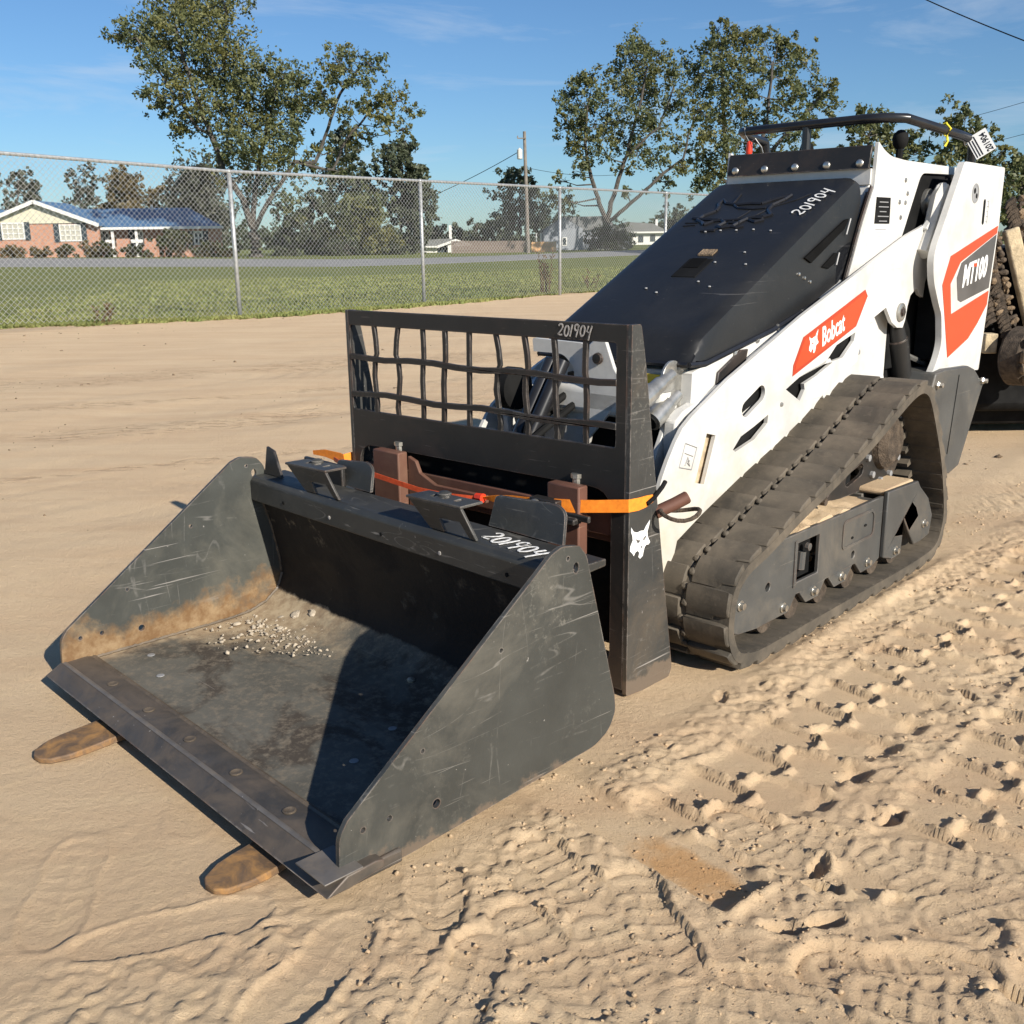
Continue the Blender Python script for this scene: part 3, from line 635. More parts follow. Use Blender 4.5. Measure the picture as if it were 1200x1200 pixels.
for k in range(5):
    MB().lathe([(0, .0005), (0.0, .0125), (-.005, .0125), (-.0075, .009), (-.0085, .001)], (-.085+k*.110, 1.364+.004, 1.2785), 'Y', 14).build('bolt', 'bolt_zinc', bp, smooth=True, ang=60)
# hood: a moulded cover with a pillowed top, dropped sides and a rounded nose
def hood():
    nu, nv = 29, 41; V = []; F = []
    for j in range(nv):
        t = j/(nv-1); Y = .415+t*(1.335-.415)
        for i in range(nu):
            s = i/(nu-1); X = -.128+s*(.372+.128)
            z = .785+(Y-.415)*.497+.004
            e = min(s, 1-s)*.5
            z += .012*math.sin(math.pi*s)*math.sin(math.pi*min(1, t*1.2))
            ed = max(0, .030-e)/.030; z -= .012*ed**2
            fr = max(0, .075-t)/.075; z -= .040*fr**2.2
            ba = max(0, t-.97)/.03; z -= .02*ba**2
            V.append((X, Y, z))
    for j in range(nv-1):
        for i in range(nu-1): a = j*nu+i; F.append((a, a+1, a+nu+1, a+nu))
    # skirt down to the seam
    def seam(Y):
        P = [(.40, .757), (.472, .749), (.819, .812), (1.19, .905), (1.238, .94), (1.317, 1.103), (1.345, 1.19)]
        for (a, b), (c, d) in zip(P, P[1:]):
            if Y <= c: return b+(d-b)*max(0, (Y-a))/(c-a)
        return P[-1][1]
    ring = [i for i in range(nu)]+[j*nu+nu-1 for j in range(1, nv)]+[(nv-1)*nu+i for i in range(nu-2, -1, -1)]+[j*nu for j in range(nv-2, 0, -1)]
    base = len(V); n = len(ring)
    for lev, (dx, drop) in enumerate(((.006, .35), (.009, 1.0))):
        for q in ring:
            x, y, z = V[q]; zs = min(seam(y), z-.004)
            cx = (x-.122)/.25; V.append((x+dx*max(-1, min(1, cx*1.0)), y-(dx if y < .43 else 0), z+(zs-z)*drop))
    prev = ring
    for lev in range(2):
        cur = [base+lev*n+k for k in range(n)]
        for k in range(n): F.append((prev[k], cur[k], cur[(k+1) % n], prev[(k+1) % n]))
        prev = cur
    F.append(tuple(prev))
    me = bpy.data.meshes.new('hood'); me.from_pydata(V, [], F); me.update()
    return link('hood', me, 'hood_plastic', ld, smooth=True, ang=40)
hd = hood()
def hz_(X, Y): 
    s = (X+.128)/.5; t = (Y-.415)/.92
    return .789+(Y-.415)*.497+.012*math.sin(math.pi*max(0, min(1, s)))*math.sin(math.pi*min(1, max(0, t)*1.2))
# rubber lip round the hood and the seam flange
lip = MB(); P = [(.40, .745), (.475, .742), (.819, .806), (1.193, .899), (1.243, .926), (1.325, 1.098), (1.372, 1.19)]
lip.tube([(.384, a, b) for a, b in P], .008, 6).tube([(-.125, a, b) for a, b in P], .008, 6).tube([(-.12, .402, .745), (.38, .402, .745)], .008, 6)
lip.build('hood_seal', 'black_gloss', ld, smooth=True)
MB().tube([(.392, 1.19, .905), (.392, 1.238, .93), (.392, 1.318, 1.10), (.392, 1.378, 1.208)], .006, 6).build('hood_gutter', 'black_steel', ld, smooth=True)
# louvres on the dropped side: plates coloured near black for the recess shade
lv = [(.990, 1.000), (1.030, .985), (1.232, 1.082), (1.258, 1.112), (1.235, 1.108)]
MB().poly(lv, [], FX, .3715, .3845).build('louvre', 'dark_void', hd, bevel=.001)
MB().poly([(1.100, .972), (1.14, .966), (1.182, .982), (1.192, 1.012), (1.178, 1.012)], [], FX, .3715, .3845).build('louvre', 'dark_void', hd, bevel=.001)
MB().tube([(.386, 1.24, 1.065), (.386, 1.262, 1.112)], .003, 5).build('louvre_edge', 'line_grey', hd)
MB().tube([(.386, 1.186, .976), (.386, 1.20, 1.012)], .003, 5).build('louvre_edge', 'line_grey', hd)
def hoodp(X, Y, off=0.001): return (X, Y, hz_(X, Y)+off)
for k in range(3): MB().lathe([(0, .001), (0, .006), (.004, .005), (.005, .001)], (.3790, 1.02-.045*k*-1 if 0 else .965+.035*k, .955-.012*k), 'X', 8).build('screw', 'bolt_zinc', hd)
for (X, Y) in ((.05, .98), (.10, .985), (.155, .985), (.21, .99), (.27, .985), (.20, .80), (.26, .86), (.06, .66), (.11, .64), (.21, .70), (.26, .68), (.30, .80)):
    MB().lathe([(0, .0048), (.003, .004), (.0038, .001)], hoodp(X, Y, .0), 'Z', 8).build('rivet', 'line_grey', hd)
# hatch recess near the nose
def hquad(mb, X0, X1, Y0, Y1, off0, off1, mi=0):
    v = [hoodp(X0, Y0, off0), hoodp(X1, Y0, off0), hoodp(X1, Y1, off0), hoodp(X0, Y1, off0), hoodp(X0, Y0, off1), hoodp(X1, Y0, off1), hoodp(X1, Y1, off1), hoodp(X0, Y1, off1)]
    return mb.add(v, [(0, 3, 2, 1), (4, 5, 6, 7), (0, 1, 5, 4), (1, 2, 6, 5), (2, 3, 7, 6), (3, 0, 4, 7)], mi)
hquad(MB(), .105, .185, .72, .815, -.004, .0022).build('hatch_recess', 'black_matte', hd)
hquad(MB(), .115, .165, .765, .815, .0024, .0036).build('hatch_hole', 'dark_void', hd)
hquad(MB(), .118, .168, .835, .865, -.002, .004).build('hatch_label', 'mud', hd)
# moulded emblem: raised and sunk strokes of the cat head
emb = MB()
CT = [(-.04+.27*(1-b)*0+.27*a, 1.00+.20*b) for a, b in CAT]
for k in range(len(CT)): emb.tube([hoodp(*CT[k], .001), hoodp(*CT[(k+1) % len(CT)], .001)], .0060, 6)
def hstroke(pts, r, off=.001): emb.tube([hoodp(a, b, off) for a, b in pts], r, 6)
hstroke([(.02, 1.23), (.03, 1.17), (.07, 1.135), (.13, 1.125), (.17, 1.13)], .0045)
hstroke([(-.06, 1.08), (-.01, 1.065), (.05, 1.055)], .006); hstroke([(.03, 1.055), (.08, 1.05), (.13, 1.055), (.17, 1.065), (.20, 1.06)], .005)
hstroke([(-.07, 1.05), (-.02, 1.045)], .002); hstroke([(-.065, 1.03), (-.02, 1.03)], .002); hstroke([(.16, 1.05), (.19, 1.035), (.21, 1.05)], .006)
hstroke([(.03, .985), (.08, .985)], .005); hstroke([(.10, 1.035), (.14, 1.03)], .006); hstroke([(.12, 1.01), (.15, 1.0), (.165, 1.01)], .005)
emb.build('emblem', 'black_gloss', hd, smooth=True)
em2 = MB(); em2.tube([hoodp(a, b, .001) for a, b in ((.16, 1.07), (.19, 1.14), (.245, 1.18), (.275, 1.215))], .0022, 5); em2.tube([hoodp(a, b, .001) for a, b in ((.105, 1.045), (.12, 1.09), (.125, 1.115))], .0018, 5)
em2.tube([hoodp(a, b, .001) for a, b in ((.07, .985), (.10, 1.02))], .0016, 5); em2.build('emblem_highlight', 'black_gloss', hd)
# painted lot number on the hood, read from the far side
strokes('lot_number', number('201904'), hoodp(.318, 1.075, .0035), (.18, .86, .43), (-.98, .18, .09), Vector((-.0, -.445, .895)), .043, .0050, 'chalk', hd)
# decal and rivets on the side panel
pl = MB().poly([(1.400, 1.098), (1.511, 1.098), (1.507, 1.178), (1.404, 1.178)], [], FX, .4005, .402).build('warning_label', 'black_matte', ld)
mb = MB()
for r_, (c0, c1) in enumerate(((1.425, 1.49), (1.42, 1.495), (1.43, 1.48), (1.418, 1.50), (1.43, 1.49))):
    z = 1.165-.0145*r_; mb.box(.4022, .4027, c0, c1, z-.003, z)
mb.build('label_print', 'line_grey', pl)
MB().poly([(1.395, 1.060), (1.50, 1.060), (1.50, 1.088), (1.395, 1.088)], [], FX, .4005, .4015).build('small_label', 'white_decal', ld)
MB().box(.4016, .402, 1.405, 1.49, 1.078, 1.081).box(.4016, .402, 1.405, 1.47, 1.069, 1.071).build('label_print', 'line_grey', ld)
for (Y, z) in ((1.638, 1.194), (1.58, 1.166), (1.626, 1.165), (1.597, 1.118), (1.615, 1.235)):
    MB().lathe([(0, .008), (.003, .007), (.0045, .001)], (.40, Y, z), 'X', 10).build('rivet', 'coupler_zinc', ld)
for (Y, z) in ((.985, .845), (.845, .812), (.735, .785), (.62, .755)):
    MB().lathe([(0, .010), (.004, .009), (.006, .001)], (.385, Y, z), 'X', 10).build('bolt', 'coupler_zinc', ld, smooth=True)
MB().poly([(.52, .66), (.66, .70), (.68, .765), (.64, .765), (.53, .715)], [], FX, .385, .392).build('access_cover', 'black_steel', ld, bevel=.003)
# lift arms
armo = [(.150, .30), (.170, .36), (.192, .41), (.213, .458), (.226, .488), (.25, .527), (.282, .57), (.31, .60), (.355, .627), (.43, .66), (.516, .700), (.901, .842), (1.445, 1.016), (1.60, 1.064), (1.745, 1.098), (1.80, 1.10), (1.84, 1.05), (1.82, .98), (1.776, .907),
        (1.768, .855), (1.735, .865), (1.706, .889), (1.66, .866), (1.642, .83), (1.632, .785), (1.616, .762), (1.57, .765), (1.524, .785), (1.471, .836), (1.37, .805), (1.30, .745), (1.285, .68), (1.10, .615), (.95, .545), (.80, .49), (.60, .425), (.42, .360), (.30, .31), (.25, .16), (.22, .15), (.165, .16)]
slotp = stadium((.615, .610), (.692, .645), .022)
holes = [slotp, [(.556, .508), (.569, .500), (.667, .520), (.735, .556), (.738, .580), (.66, .556), (.593, .538)],
         [(.375, .449), (.418, .437), (.466, .560), (.423, .571)],
         [(.831, .640), (.919, .597), (.945, .627), (.939, .645), (1.02, .662), (1.111, .690), (1.094, .705), (.907, .667)],
         [(1.063, .692), (1.18, .70), (1.251, .745), (1.258, .772), (1.134, .742)]]
def arm(Xo, sgn):
    ar = MB().poly(armo, holes, FX, Xo-.012 if sgn > 0 else Xo, Xo if sgn > 0 else Xo+.012).build('lift_arm', 'white_paint', ld, bevel=.0025)
    inn = [(.315, .56), (.322, .612), (.36, .634), (.434, .650), (.824, .790), (1.40, .985), (1.60, 1.045), (1.70, 1.03), (1.60, .90), (1.40, .85), (1.10, .74), (.85, .68), (.60, .55), (.40, .43), (.33, .44)]
    x0, x1 = (Xo-.066, Xo-.028) if sgn > 0 else (Xo+.028, Xo+.066)
    MB().poly(inn, [], FX, x0, x1).build('arm_box', 'white_paint', ar, bevel=.006)
    return ar
arl = arm(.43, 1); arr = arm(-.235, -1)
MB().poly([(.20, .20), (.23, .42), (.33, .60), (.45, .44), (.40, .22)], [], FX, .352, .366).build('arm_lug', 'white_paint', arl, bevel=.002)
# plates added behind the cut-outs; the black ones stand in for hollow-arm shade
MB().box(.403, .410, .36, .48, .42, .58).build('arm_hole_backing', 'rag_tan', arl)
MB().poly([(.55, .49), (.75, .53), (.78, .60), (.6, .58)], [], FX, .404, .4100).poly([(.81, .59), (.96, .58), (1.27, .72), (1.27, .79), (1.1, .76), (.83, .66)], [], FX, .404, .4100).poly([(.58, .58), (.73, .63), (.73, .68), (.58, .64)], [], FX, .404, .410).build('arm_hole_backing', 'black_matte', arl)
MB().box(.366, .41, .37, .47, .40, .43).build('arm_gusset', 'white_low', arl)
for (Y, z, r) in ((1.585, .815, .030),):
    pv = MB().lathe([(0, r), (.006, r), (.008, r*.85), (.008, r*.6), (.004, r*.55), (.004, .001)], (.431, Y, z), 'X', 20).build('pivot_pin', 'coupler_zinc', arl, smooth=True)
    MB().lathe([(0.008, r*.5), (.014, r*.42), (.015, .001)], (.431, Y, z), 'X', 6).build('pin_bolt', 'black_steel', ld)
MB().lathe([(0, .007), (.004, .006), (.005, .001)], (.43, .808, .60), 'X', 10).build('bolt', 'coupler_zinc', ld)
# maker's decal on the arm
dc = MB().poly([(.864, .674), (.865, .705), (.916, .781), (1.303, .899), (1.323, .879), (1.255, .790)], [], FX, .4305, .4318).build('arm_decal', 'deep_orange_decal', ld)
MB().poly([(.876, .690), (.877, .705), (.922, .773), (1.300, .889), (1.312, .877), (1.246, .793)], [], FX, .4319, .4325).build('decal_field', 'orange_decal', dc)
da = R(15.5); du = Vector((0, math.cos(da), math.sin(da))); dv = Vector((0, -math.sin(da)*.3+0.12, math.cos(da))).normalized()
catlogo('cat_emblem', (.4327, .952, .722), du, (0, -.12, 1), .062, .058, 'white_decal', dc, .0006)
lettering('maker_name', 'Bobcat', .080, (.4327, 1.030, .745), du, (0, -.20, 1), 'white_decal', dc, shear=0.15, sx=.66, bold=.0015)
# small outlined instruction label on the nose
lb = MB()
c4 = [(.299, .502), (.324, .560), (.377, .541), (.355, .487)]
for i in range(4): lb.tube([(.4308, *c4[i]), (.4308, *c4[(i+1) % 4])], .0013, 4)
lb.tube([(.4308, .322, .535), (.4308, .360, .521)], .0012, 4).tube([(.4308, .325, .503), (.4308, .336, .522), (.4308, .345, .498), (.4308, .330, .512), (.4308, .345, .512)], .002, 4)
lb.build('outline_label', 'line_grey', ld)
# rear towers with the model decal
tow = [(1.847, 1.298), (2.245, 1.295), (2.24, 1.092), (2.21, .816), (2.181, .572), (1.722, .600), (1.765, .645), (1.790, .700), (1.765, .80), (1.735, .83), (1.668, .915), (1.650, .985), (1.668, 1.03), (1.724, 1.113)]
tr_ = rounded(tow, [.012, .012, 0, 0, .01, .01, .03, .05, .05, .04, .04, .03, .03, .03])
MB().poly(tr_, [], FX, .478, .50).build('rear_tower', 'white_paint', ld, bevel=.007, segs=3)
MB().poly(tr_, [], FX, XC*2-.50, XC*2-.478).build('rear_tower', 'white_paint', ld, bevel=.007, segs=3)
MB().box(XC*2-.478, .478, 2.10, 2.235, .60, 1.27).build('rear_body', 'white_low', ld, bevel=.01)
MB().box(.402, .476, 1.80, 2.08, .64, 1.02).build('tower_inner', 'black_matte', ld)
td = MB().poly([(2.229, 1.093), (1.797, .992), (1.745, .898), (1.852, .646), (2.034, .699), (2.117, .75), (2.195, .812), (2.199, .862), (1.847, .796), (1.816, .899), (1.891, .970), (2.226, 1.066)], [], FX, .5005, .5018).build('tower_decal', 'orange_decal', ld)
gd = MB().poly([(2.223, 1.062), (1.903, .968), (1.871, .918), (1.899, .842), (1.93, .833), (2.197, .872)], [], FX, .5005, .5018).build('model_plate', 'grey_decal', ld)
ma = R(8.5); mu = Vector((0, math.cos(ma), math.sin(ma)))
lettering('model_name', 'MT100', .100, (.5021, 1.922, .885), mu, (0, -.05, 1), 'white_decal', gd, shear=0.22, sx=.80, bold=.0040)
MB().box(.5024, .5030, 2.016, 2.05, .952, .964).build('model_accent', 'orange_decal', gd)
for Yc, zc in ((1.972, 1.199),):
    rr = MB().lathe([(0, .033), (.0012, .033), (.0012, .027), (.0003, .027), (.0003, .001)], (.50, Yc, zc), 'X', 24).build('round_sticker', 'line_grey', ld)
    MB().lathe([(.0008, .010), (.0016, .001)], (.50, Yc-.008, zc+.008), 'X', 10).lathe([(.0008, .009), (.0016, .001)], (.50, Yc+.012, zc-.008), 'X', 10).build('sticker_mark', 'black_matte', rr)
MB().poly(stadium((2.069, 1.105), (2.069, 1.172), .010), [], FX, .5003, .5012).build('level_slot', 'black_matte', ld)
mb = MB()
for k in range(5): mb.box(.5004, .5010, 2.095, 2.105+.01*(k % 2), 1.105+.017*k, 1.107+.017*k)
mb.box(.5004, .5010, 2.108, 2.110, 1.10, 1.18).build('level_scale', 'line_grey', ld)
# grey rear weight box under the tower
MB().poly([(1.714, .606), (1.789, .613), (2.014, .604), (2.084, .585), (2.192, .519), (2.018, .237), (1.928, .22), (1.70, .28), (1.66, .50)], [], FX, .36, .52).build('weight_box', 'frame_grey', ld, bevel=.006)
MB().poly([(1.88, .30), (1.885, .30), (1.93, .58), (1.925, .58)], [], FX, .520, .5215).build('weight_seam', 'black_matte', ld)
MB().box(-.25, .36, 1.68, 2.18, .25, .60).build('rear_weight', 'frame_grey', ld, bevel=.008)
for (Y, z) in ((1.725, .565), (2.165, .535)):
    MB().lathe([(0, .014), (.008, .014), (.012, .009), (.022, .009), (.023, .001)], (.52, Y, z), 'X', 6).build('bolt', 'bolt_zinc', ld)
# arm pivot inside the tower, lift cylinder, links
MB().lathe([(-.10, .045), (.0, .045), (.0, .028), (.03, .028), (.03, .001)], (.40, 1.83, 1.17), 'X', 20).build('arm_pivot', 'coupler_zinc', ld, smooth=True)
MB().tube([(.44, 1.70, 1.00), (.44, 1.77, 1.10), (.44, 1.80, 1.18), (.44, 1.84, 1.21)], .028, 8).build('hydraulic_hose', 'white_low', ld, smooth=True)
MB().poly(rounded([(1.70, 1.08), (1.78, 1.13), (1.80, 1.22), (1.86, 1.24), (1.87, 1.12), (1.84, 1.05)], .03), [], FX, .425, .445).build('pivot_link', 'white_paint', ld, bevel=.003)
MB().tube([(.40, 1.62, .79), (.40, 1.66, .70)], .030, 12, rads=[.024, .034]).tube([(.40, 1.65, .72), (.40, 1.84, .30)], .036, 14).build('lift_cylinder', 'black_steel', ld, smooth=True)
MB().tube([(.40, 1.73, .66), (.445, 1.90, .60)], .010, 6).build('hose_pipe', 'coupler_zinc', ld, smooth=True)
MB().poly([(1.56, .80), (1.70, .78), (1.84, .56), (1.80, .55), (1.68, .70), (1.60, .66), (1.52, .74)], [], FX, .315, .33).build('link_plate', 'white_paint', ld, bevel=.002)
fen = [(1.12, .60), (1.27, .725), (1.40, .77), (1.46, .79), (1.52, .70), (1.60, .55), (1.2, .5)]
MB().poly(fen, [], FX, .385, .397).build('fender_plate', 'white_paint', ld, bevel=.002)
MB().poly([(1.60, .50), (1.50, .80), (1.95, .80), (1.95, .50)], [], FX, .30, .312).build('inner_wall', 'dark_void', ld)
MB().lathe([(0, .009), (.004, .008), (.005, .001)], (.397, 1.36, .70), 'X', 10).build('bolt', 'line_grey', ld)
# hand rail and controls
rl = MB(); rp = [(-.19, 1.74, 1.40), (-.18, 1.58, 1.415), (-.155, 1.52, 1.418), (-.12, 1.50, 1.418), (.30, 1.50, 1.422), (.36, 1.515, 1.422), (.41, 1.56, 1.42), (.455, 1.90, 1.388), (.462, 1.97, 1.38), (.463, 2.0, 1.36), (.463, 2.01, 1.25)]
rl.tube(rp, .0150, 12).tube([(.10, 1.50, 1.412), (.10, 1.50, 1.27)], .015, 10).tube([(-.19, 1.74, 1.40), (-.19, 1.78, 1.25)], .0165, 10)
rl.build('hand_rail', 'black_gloss', ld, smooth=True)
MB().tube([(.37, 1.62, 1.27), (.37, 1.62, 1.35)], .012, 8).lathe([(0, .014), (.010, .022), (.03, .026), (.045, .022), (.056, .010), (.058, .001)], (.37, 1.62, 1.335), 'Z', 16).build('control_knob', 'black_matte', ld, smooth=True)
MB().tube([(.02, 1.66, 1.27), (.02, 1.66, 1.34)], .012, 8).lathe([(0, .018), (.02, .026), (.045, .02), (.05, .001)], (.02, 1.66, 1.33), 'Z', 12).build('control_knob', 'black_matte', ld, smooth=True)
# tracks
TP = [(.236, .235), (.297, .292), (.405, .325), (.575, .382), (.73, .428), (.896, .482), (1.018, .527), (1.184, .596), (1.27, .625), (1.335, .632), (1.39, .615), (1.435, .575), (1.50, .48), (1.57, .36), (1.625, .22), (1.640, .14), (1.620, .07), (1.575, .022), (1.50, .002), (1.30, -.006), (1.0, -.006), (.70, -.006), (.42, -.006), (.33, .004), (.27, .026), (.232, .075), (.216, .14)]
def closed(P, n):
    m = len(P); D = []
    for i in range(m):
        p0, p1, p2, p3 = (Vector(P[(i+k-1) % m]) for k in range(4))
        for j in range(24):
            t = j/24; D.append(0.5*((2*p1)+(-p0+p2)*t+(2*p0-5*p1+4*p2-p3)*t*t+(-p0+3*p1-3*p2+p3)*t**3))
    Ls = [0]
    for i in range(len(D)): Ls.append(Ls[-1]+(D[(i+1) % len(D)]-D[i]).length)
    out = []; k = 0
    for i in range(n):
        s = Ls[-1]*i/n
        while Ls[k+1] < s: k += 1
        q = D[k].lerp(D[(k+1) % len(D)], (s-Ls[k])/(Ls[k+1]-Ls[k])); out.append(q)
    return out, Ls[-1]
def belt(X0, X1, hero):
    n = 160; P, ln = closed(TP, n)
    tn = [(P[(i+1) % n]-P[i-1]).normalized() for i in range(n)]; nm = [Vector((t.y, -t.x)) for t in tn]      # TP runs so that this points inward
    if (sum(P, Vector((0, 0)))/n-P[0]).dot(nm[0]) < 0: nm = [-q for q in nm]
    V = []; F = []
    sec = [(X0, .016), (X1, .016), (X1, .042), (X0, .042)]
    for i in range(n):
        for X, d in sec: q = P[i]+nm[i]*d; V.append((X, q.x, q.y))
    for i in range(n):
        for k in range(4): a = i*4+k; b = i*4+(k+1) % 4; c = ((i+1) % n)*4; F.append((a, b, c+(k+1) % 4, c+k))
    me = bpy.data.meshes.new('rubber_track'); me.from_pydata(V, [], F); me.update()
    bm = bmesh.new(); bm.from_mesh(me); bmesh.ops.recalc_face_normals(bm, faces=bm.faces); bm.to_mesh(me); bm.free()
    tk = link('rubber_track', me, 'rubber', ld, smooth=True)
    # outer lugs: two rows, offset by half a pitch
    W = (X1-X0)/2; pitch = ln/40
    P2, _ = closed(TP, 400)
    def pe(s):
        x = (s/ln*400) % 400; i = int(x); f_ = x-i; p = P2[i].lerp(P2[(i+1) % 400], f_)
        t = (P2[(i+3) % 400]-P2[i-2]).normalized(); nn = Vector((t.y, -t.x))
        if (Vector((.9, .25))-p).dot(nn) > 0: nn = -nn
        return p, nn
    lo = .016; g = .007; hp = pitch/2-.0012; XM = (X0+X1)/2
    rows = [(-hp, W*.64, .10), (-hp+.014, W*.70, .28), (-hp+.018, W-.001, .36), (-.008, W-.001, .70), (.016, W-.001, .84), (hp-.004, W-.001, 1.0), (hp, W*.80, .96)]
    for side in (-1, 1):
        for k in range(40):
            s0 = (k+(.5 if side > 0 else 0))*pitch; p0, n0 = pe(s0); mb = MB(); V = []
            for b_, xo, tt in rows:
                p, nn = pe(s0+b_)
                for x_, d_ in ((g, -.004), (xo, -.004), (xo, lo*tt), (g, lo*tt)):
                    q = p+nn*(d_-.0155); V.append((XM+side*x_, q.x, q.y))
            F = []
            for j in range(len(rows)-1):
                for c_ in range(4): a_ = j*4+c_; b2 = j*4+(c_+1) % 4; F.append((a_, b2, b2+4, a_+4))
            F += [(3, 2, 1, 0), tuple(range(len(V)-4, len(V)))]
            mb.add(V, F); p, nn = pe(s0-.012); q0 = p-nn*.012; q1 = p-nn*.003
            mb.tube([(XM+side*.004, q0.x, q0.y), (XM+side*.004, q1.x, q1.y)], .013, 7, rads=[.013, .008])
            me = mb.mesh('tread_lug'); bm = bmesh.new(); bm.from_mesh(me); bmesh.ops.recalc_face_normals(bm, faces=bm.faces); bm.to_mesh(me); bm.free()
            link('tread_lug', me, 'rubber', tk, bevel=.0035 if hero else 0, segs=1, ang=40)
    # guide bars on the inside
    gb = MB()
    for k in range(60):
        i = int(k*400/60) % 400; p = P2[i]; t = (P2[(i+2) % 400]-P2[i-2]).normalized(); nn = Vector((t.y, -t.x))
        if (Vector((.9, .25))-p).dot(nn) < 0: nn = -nn
        q = p+nn*.041
        gb.add([(x, q.x+t.x*a+nn.x*b, q.y+t.y*a+nn.y*b) for x in (X0+.004, X1-.004) for a, b in ((-.010, -.001), (.010, -.001), (.006, .0025), (-.006, .0025))],
               [(0, 1, 2, 3), (7, 6, 5, 4), (0, 4, 5, 1), (1, 5, 6, 2), (2, 6, 7, 3), (3, 7, 4, 0)])
        gb.add([(x, q.x+t.x*a+nn.x*b, q.y+t.y*a+nn.y*b) for x in ((X0+X1)/2-.03, (X0+X1)/2+.03) for a, b in ((-.013, -.001), (.013, -.001), (.006, .035), (-.006, .035))],
               [(0, 1, 2, 3), (7, 6, 5, 4), (0, 4, 5, 1), (1, 5, 6, 2), (2, 6, 7, 3), (3, 7, 4, 0)])
    gb.build('guide_bars', 'rubber', tk)
    return tk
belt(.37, .63, True); belt(XC*2-.63, XC*2-.37, False)
# undercarriage
def under(X, s, hero):
    uc = [(.267, .139), (.268, .20), (.285, .255), (.325, .288), (.40, .292), (1.165, .292), (1.165, .12), (1.165, .095)]
    bot = []
    bl = [.332, .556, .729, .901, 1.076, 1.15]
    for y0, y1 in zip(bl[1:], bl[2:]):
        mid = (y0+y1)/2; bot += [(y0+.035, .078), (mid-.012, .118), (mid+.004, .118), (y1-.04, .078)] if y1 < 1.14 else [(y0+.035, .078)]
    outline = uc+[(q[0], q[1]) for q in bot[::-1]]+[(.520, .078), (.42, .078), (.33, .088), (.285, .108)]
    win = rounded([(.612, .150), (.757, .148), (.757, .268), (.612, .268)], .02)
    win = [(.618, .152), (.752, .150), (.752, .262), (.618, .262)]
    ov = rounded([(.893, .180), (1.105, .180), (1.105, .252), (1.085, .268), (.893, .268)], .02)
    hl = [win, circ(.472, .178, .012), circ(.975, .150, .012)]
    a, b = (X-.012, X) if s > 0 else (X, X+.012)
    tf = MB().poly(outline, hl, FX, a, b).build('track_frame', 'frame_grey', ld, bevel=.003)
    rear = [(1.17, .292), (1.414, .285), (1.47, .262), (1.512, .215), (1.545, .15), (1.53, .09), (1.48, .085), (1.43, .16), (1.30, .155), (1.275, .085), (1.225, .078), (1.17, .095)]
    rear = [(1.17, .305), (1.40, .300), (1.425, .275), (1.50, .225), (1.545, .16), (1.53, .095), (1.46, .085), (1.405, .085), (1.31, .19), (1.305, .080), (1.225, .078), (1.17, .095)]
    a2, b2 = (X-.004, X+.012) if s > 0 else (X-.012, X+.004)
    MB().poly(rear, [], FX, a2, b2).build('frame_end', 'frame_grey', ld, bevel=.004)
    xi = X-s*.22; lo_, hi_ = min(xi, X-s*.075), max(xi, X-s*.075)
    MB().box(min(X-s*.075, X-s*.0122), max(X-s*.075, X-s*.0122), .42, 1.16, .272, .280).build('frame_lid', 'frame_grey', ld)
    MB().box(lo_, hi_, .42, 1.16, .165, .275).box(lo_, hi_, 1.18, 1.42, .20, .285).build('frame_beam', 'frame_grey', ld, bevel=.004)
    if hero:
        MB().poly(ov, [rounded([(.900, .187), (1.098, .187), (1.098, .249), (1.082, .261), (.900, .261)], .018)], FX, X, X+.003).build('cover_rim', 'frame_grey', tf)
        MB().poly(circ(.96, .205, .007, 10, .004), [], FX, X, X+.002).poly(circ(1.045, .225, .009, 10, .004), [], FX, X, X+.002).build('cover_slot', 'black_matte', tf)
        MB().box(X-.05, X-.03, .615, .755, .145, .265).build('recess_shade_plate', 'black_matte', tf)  # black plate behind the frame window stands in for the hole's shade
        MB().tube([(X-.024, .69, .17), (X-.024, .695, .22)], .013, 10).lathe([(0, .012), (.01, .011), (.012, .001)], (X-.012, .70, .235), 'X', 8).build('grease_fitting', 'frame_grey', tf)
        MB().poly([(.605, .142), (.618, .142), (.618, .272), (.605, .272)], [], FX, X, X+.004).build('window_rim', 'frame_grey', tf)
        for (Y, z) in ((.332, .166), (.556, .100), (.729, .102), (.901, .102), (1.076, .103), (1.253, .102), (1.470, .145)):
            o_ = .012 if Y > 1.2 else 0
            MB().lathe([(0, .0145), (.004, .0145), (.005, .0095), (.014, .009), (.0145, .001)], (X+o_, Y, z), 'X', 12).build('frame_bolt', 'bolt_zinc', tf, smooth=True, ang=50)
    for Y in (.50, .645, .815, .99, 1.165, 1.31):
        MB().lathe([(-.10, .001), (-.10, .045), (-.07, .052), (-.03, .052), (-.02, .045), (0, .045), (0, .001)], (X-.02 if s > 0 else X+.12, Y, .085), 'X', 20).build('roller', 'mud_dark', ld, smooth=True)
    MB().lathe([(-.16, .001), (-.16, .09), (-.12, .112), (-.05, .112), (-.02, .09), (-.02, .001)], (X-.02 if s > 0 else X+.2, .37, .15), 'X', 28).build('idler_wheel', 'black_steel', ld, smooth=True)
    MB().lathe([(-.16, .001), (-.16, .085), (-.12, .10), (-.05, .10), (-.02, .085), (-.02, .001)], (X-.02 if s > 0 else X+.2, 1.47, .145), 'X', 28).build('idler_wheel', 'black_steel', ld, smooth=True)
    # drive sprocket high at the rear
    c = Vector((X-.05 if s > 0 else X-.02, 1.345, .425))
    sp = MB().lathe([(-.07, .001), (-.07, .155), (-.055, .160), (-.04, .155), (-.04, .09), (-.02, .085), (.0, .06), (.0, .001)], c, 'X', 32).build('drive_sprocket', 'mud_dark', ld, smooth=True, ang=30)
    mb = MB()
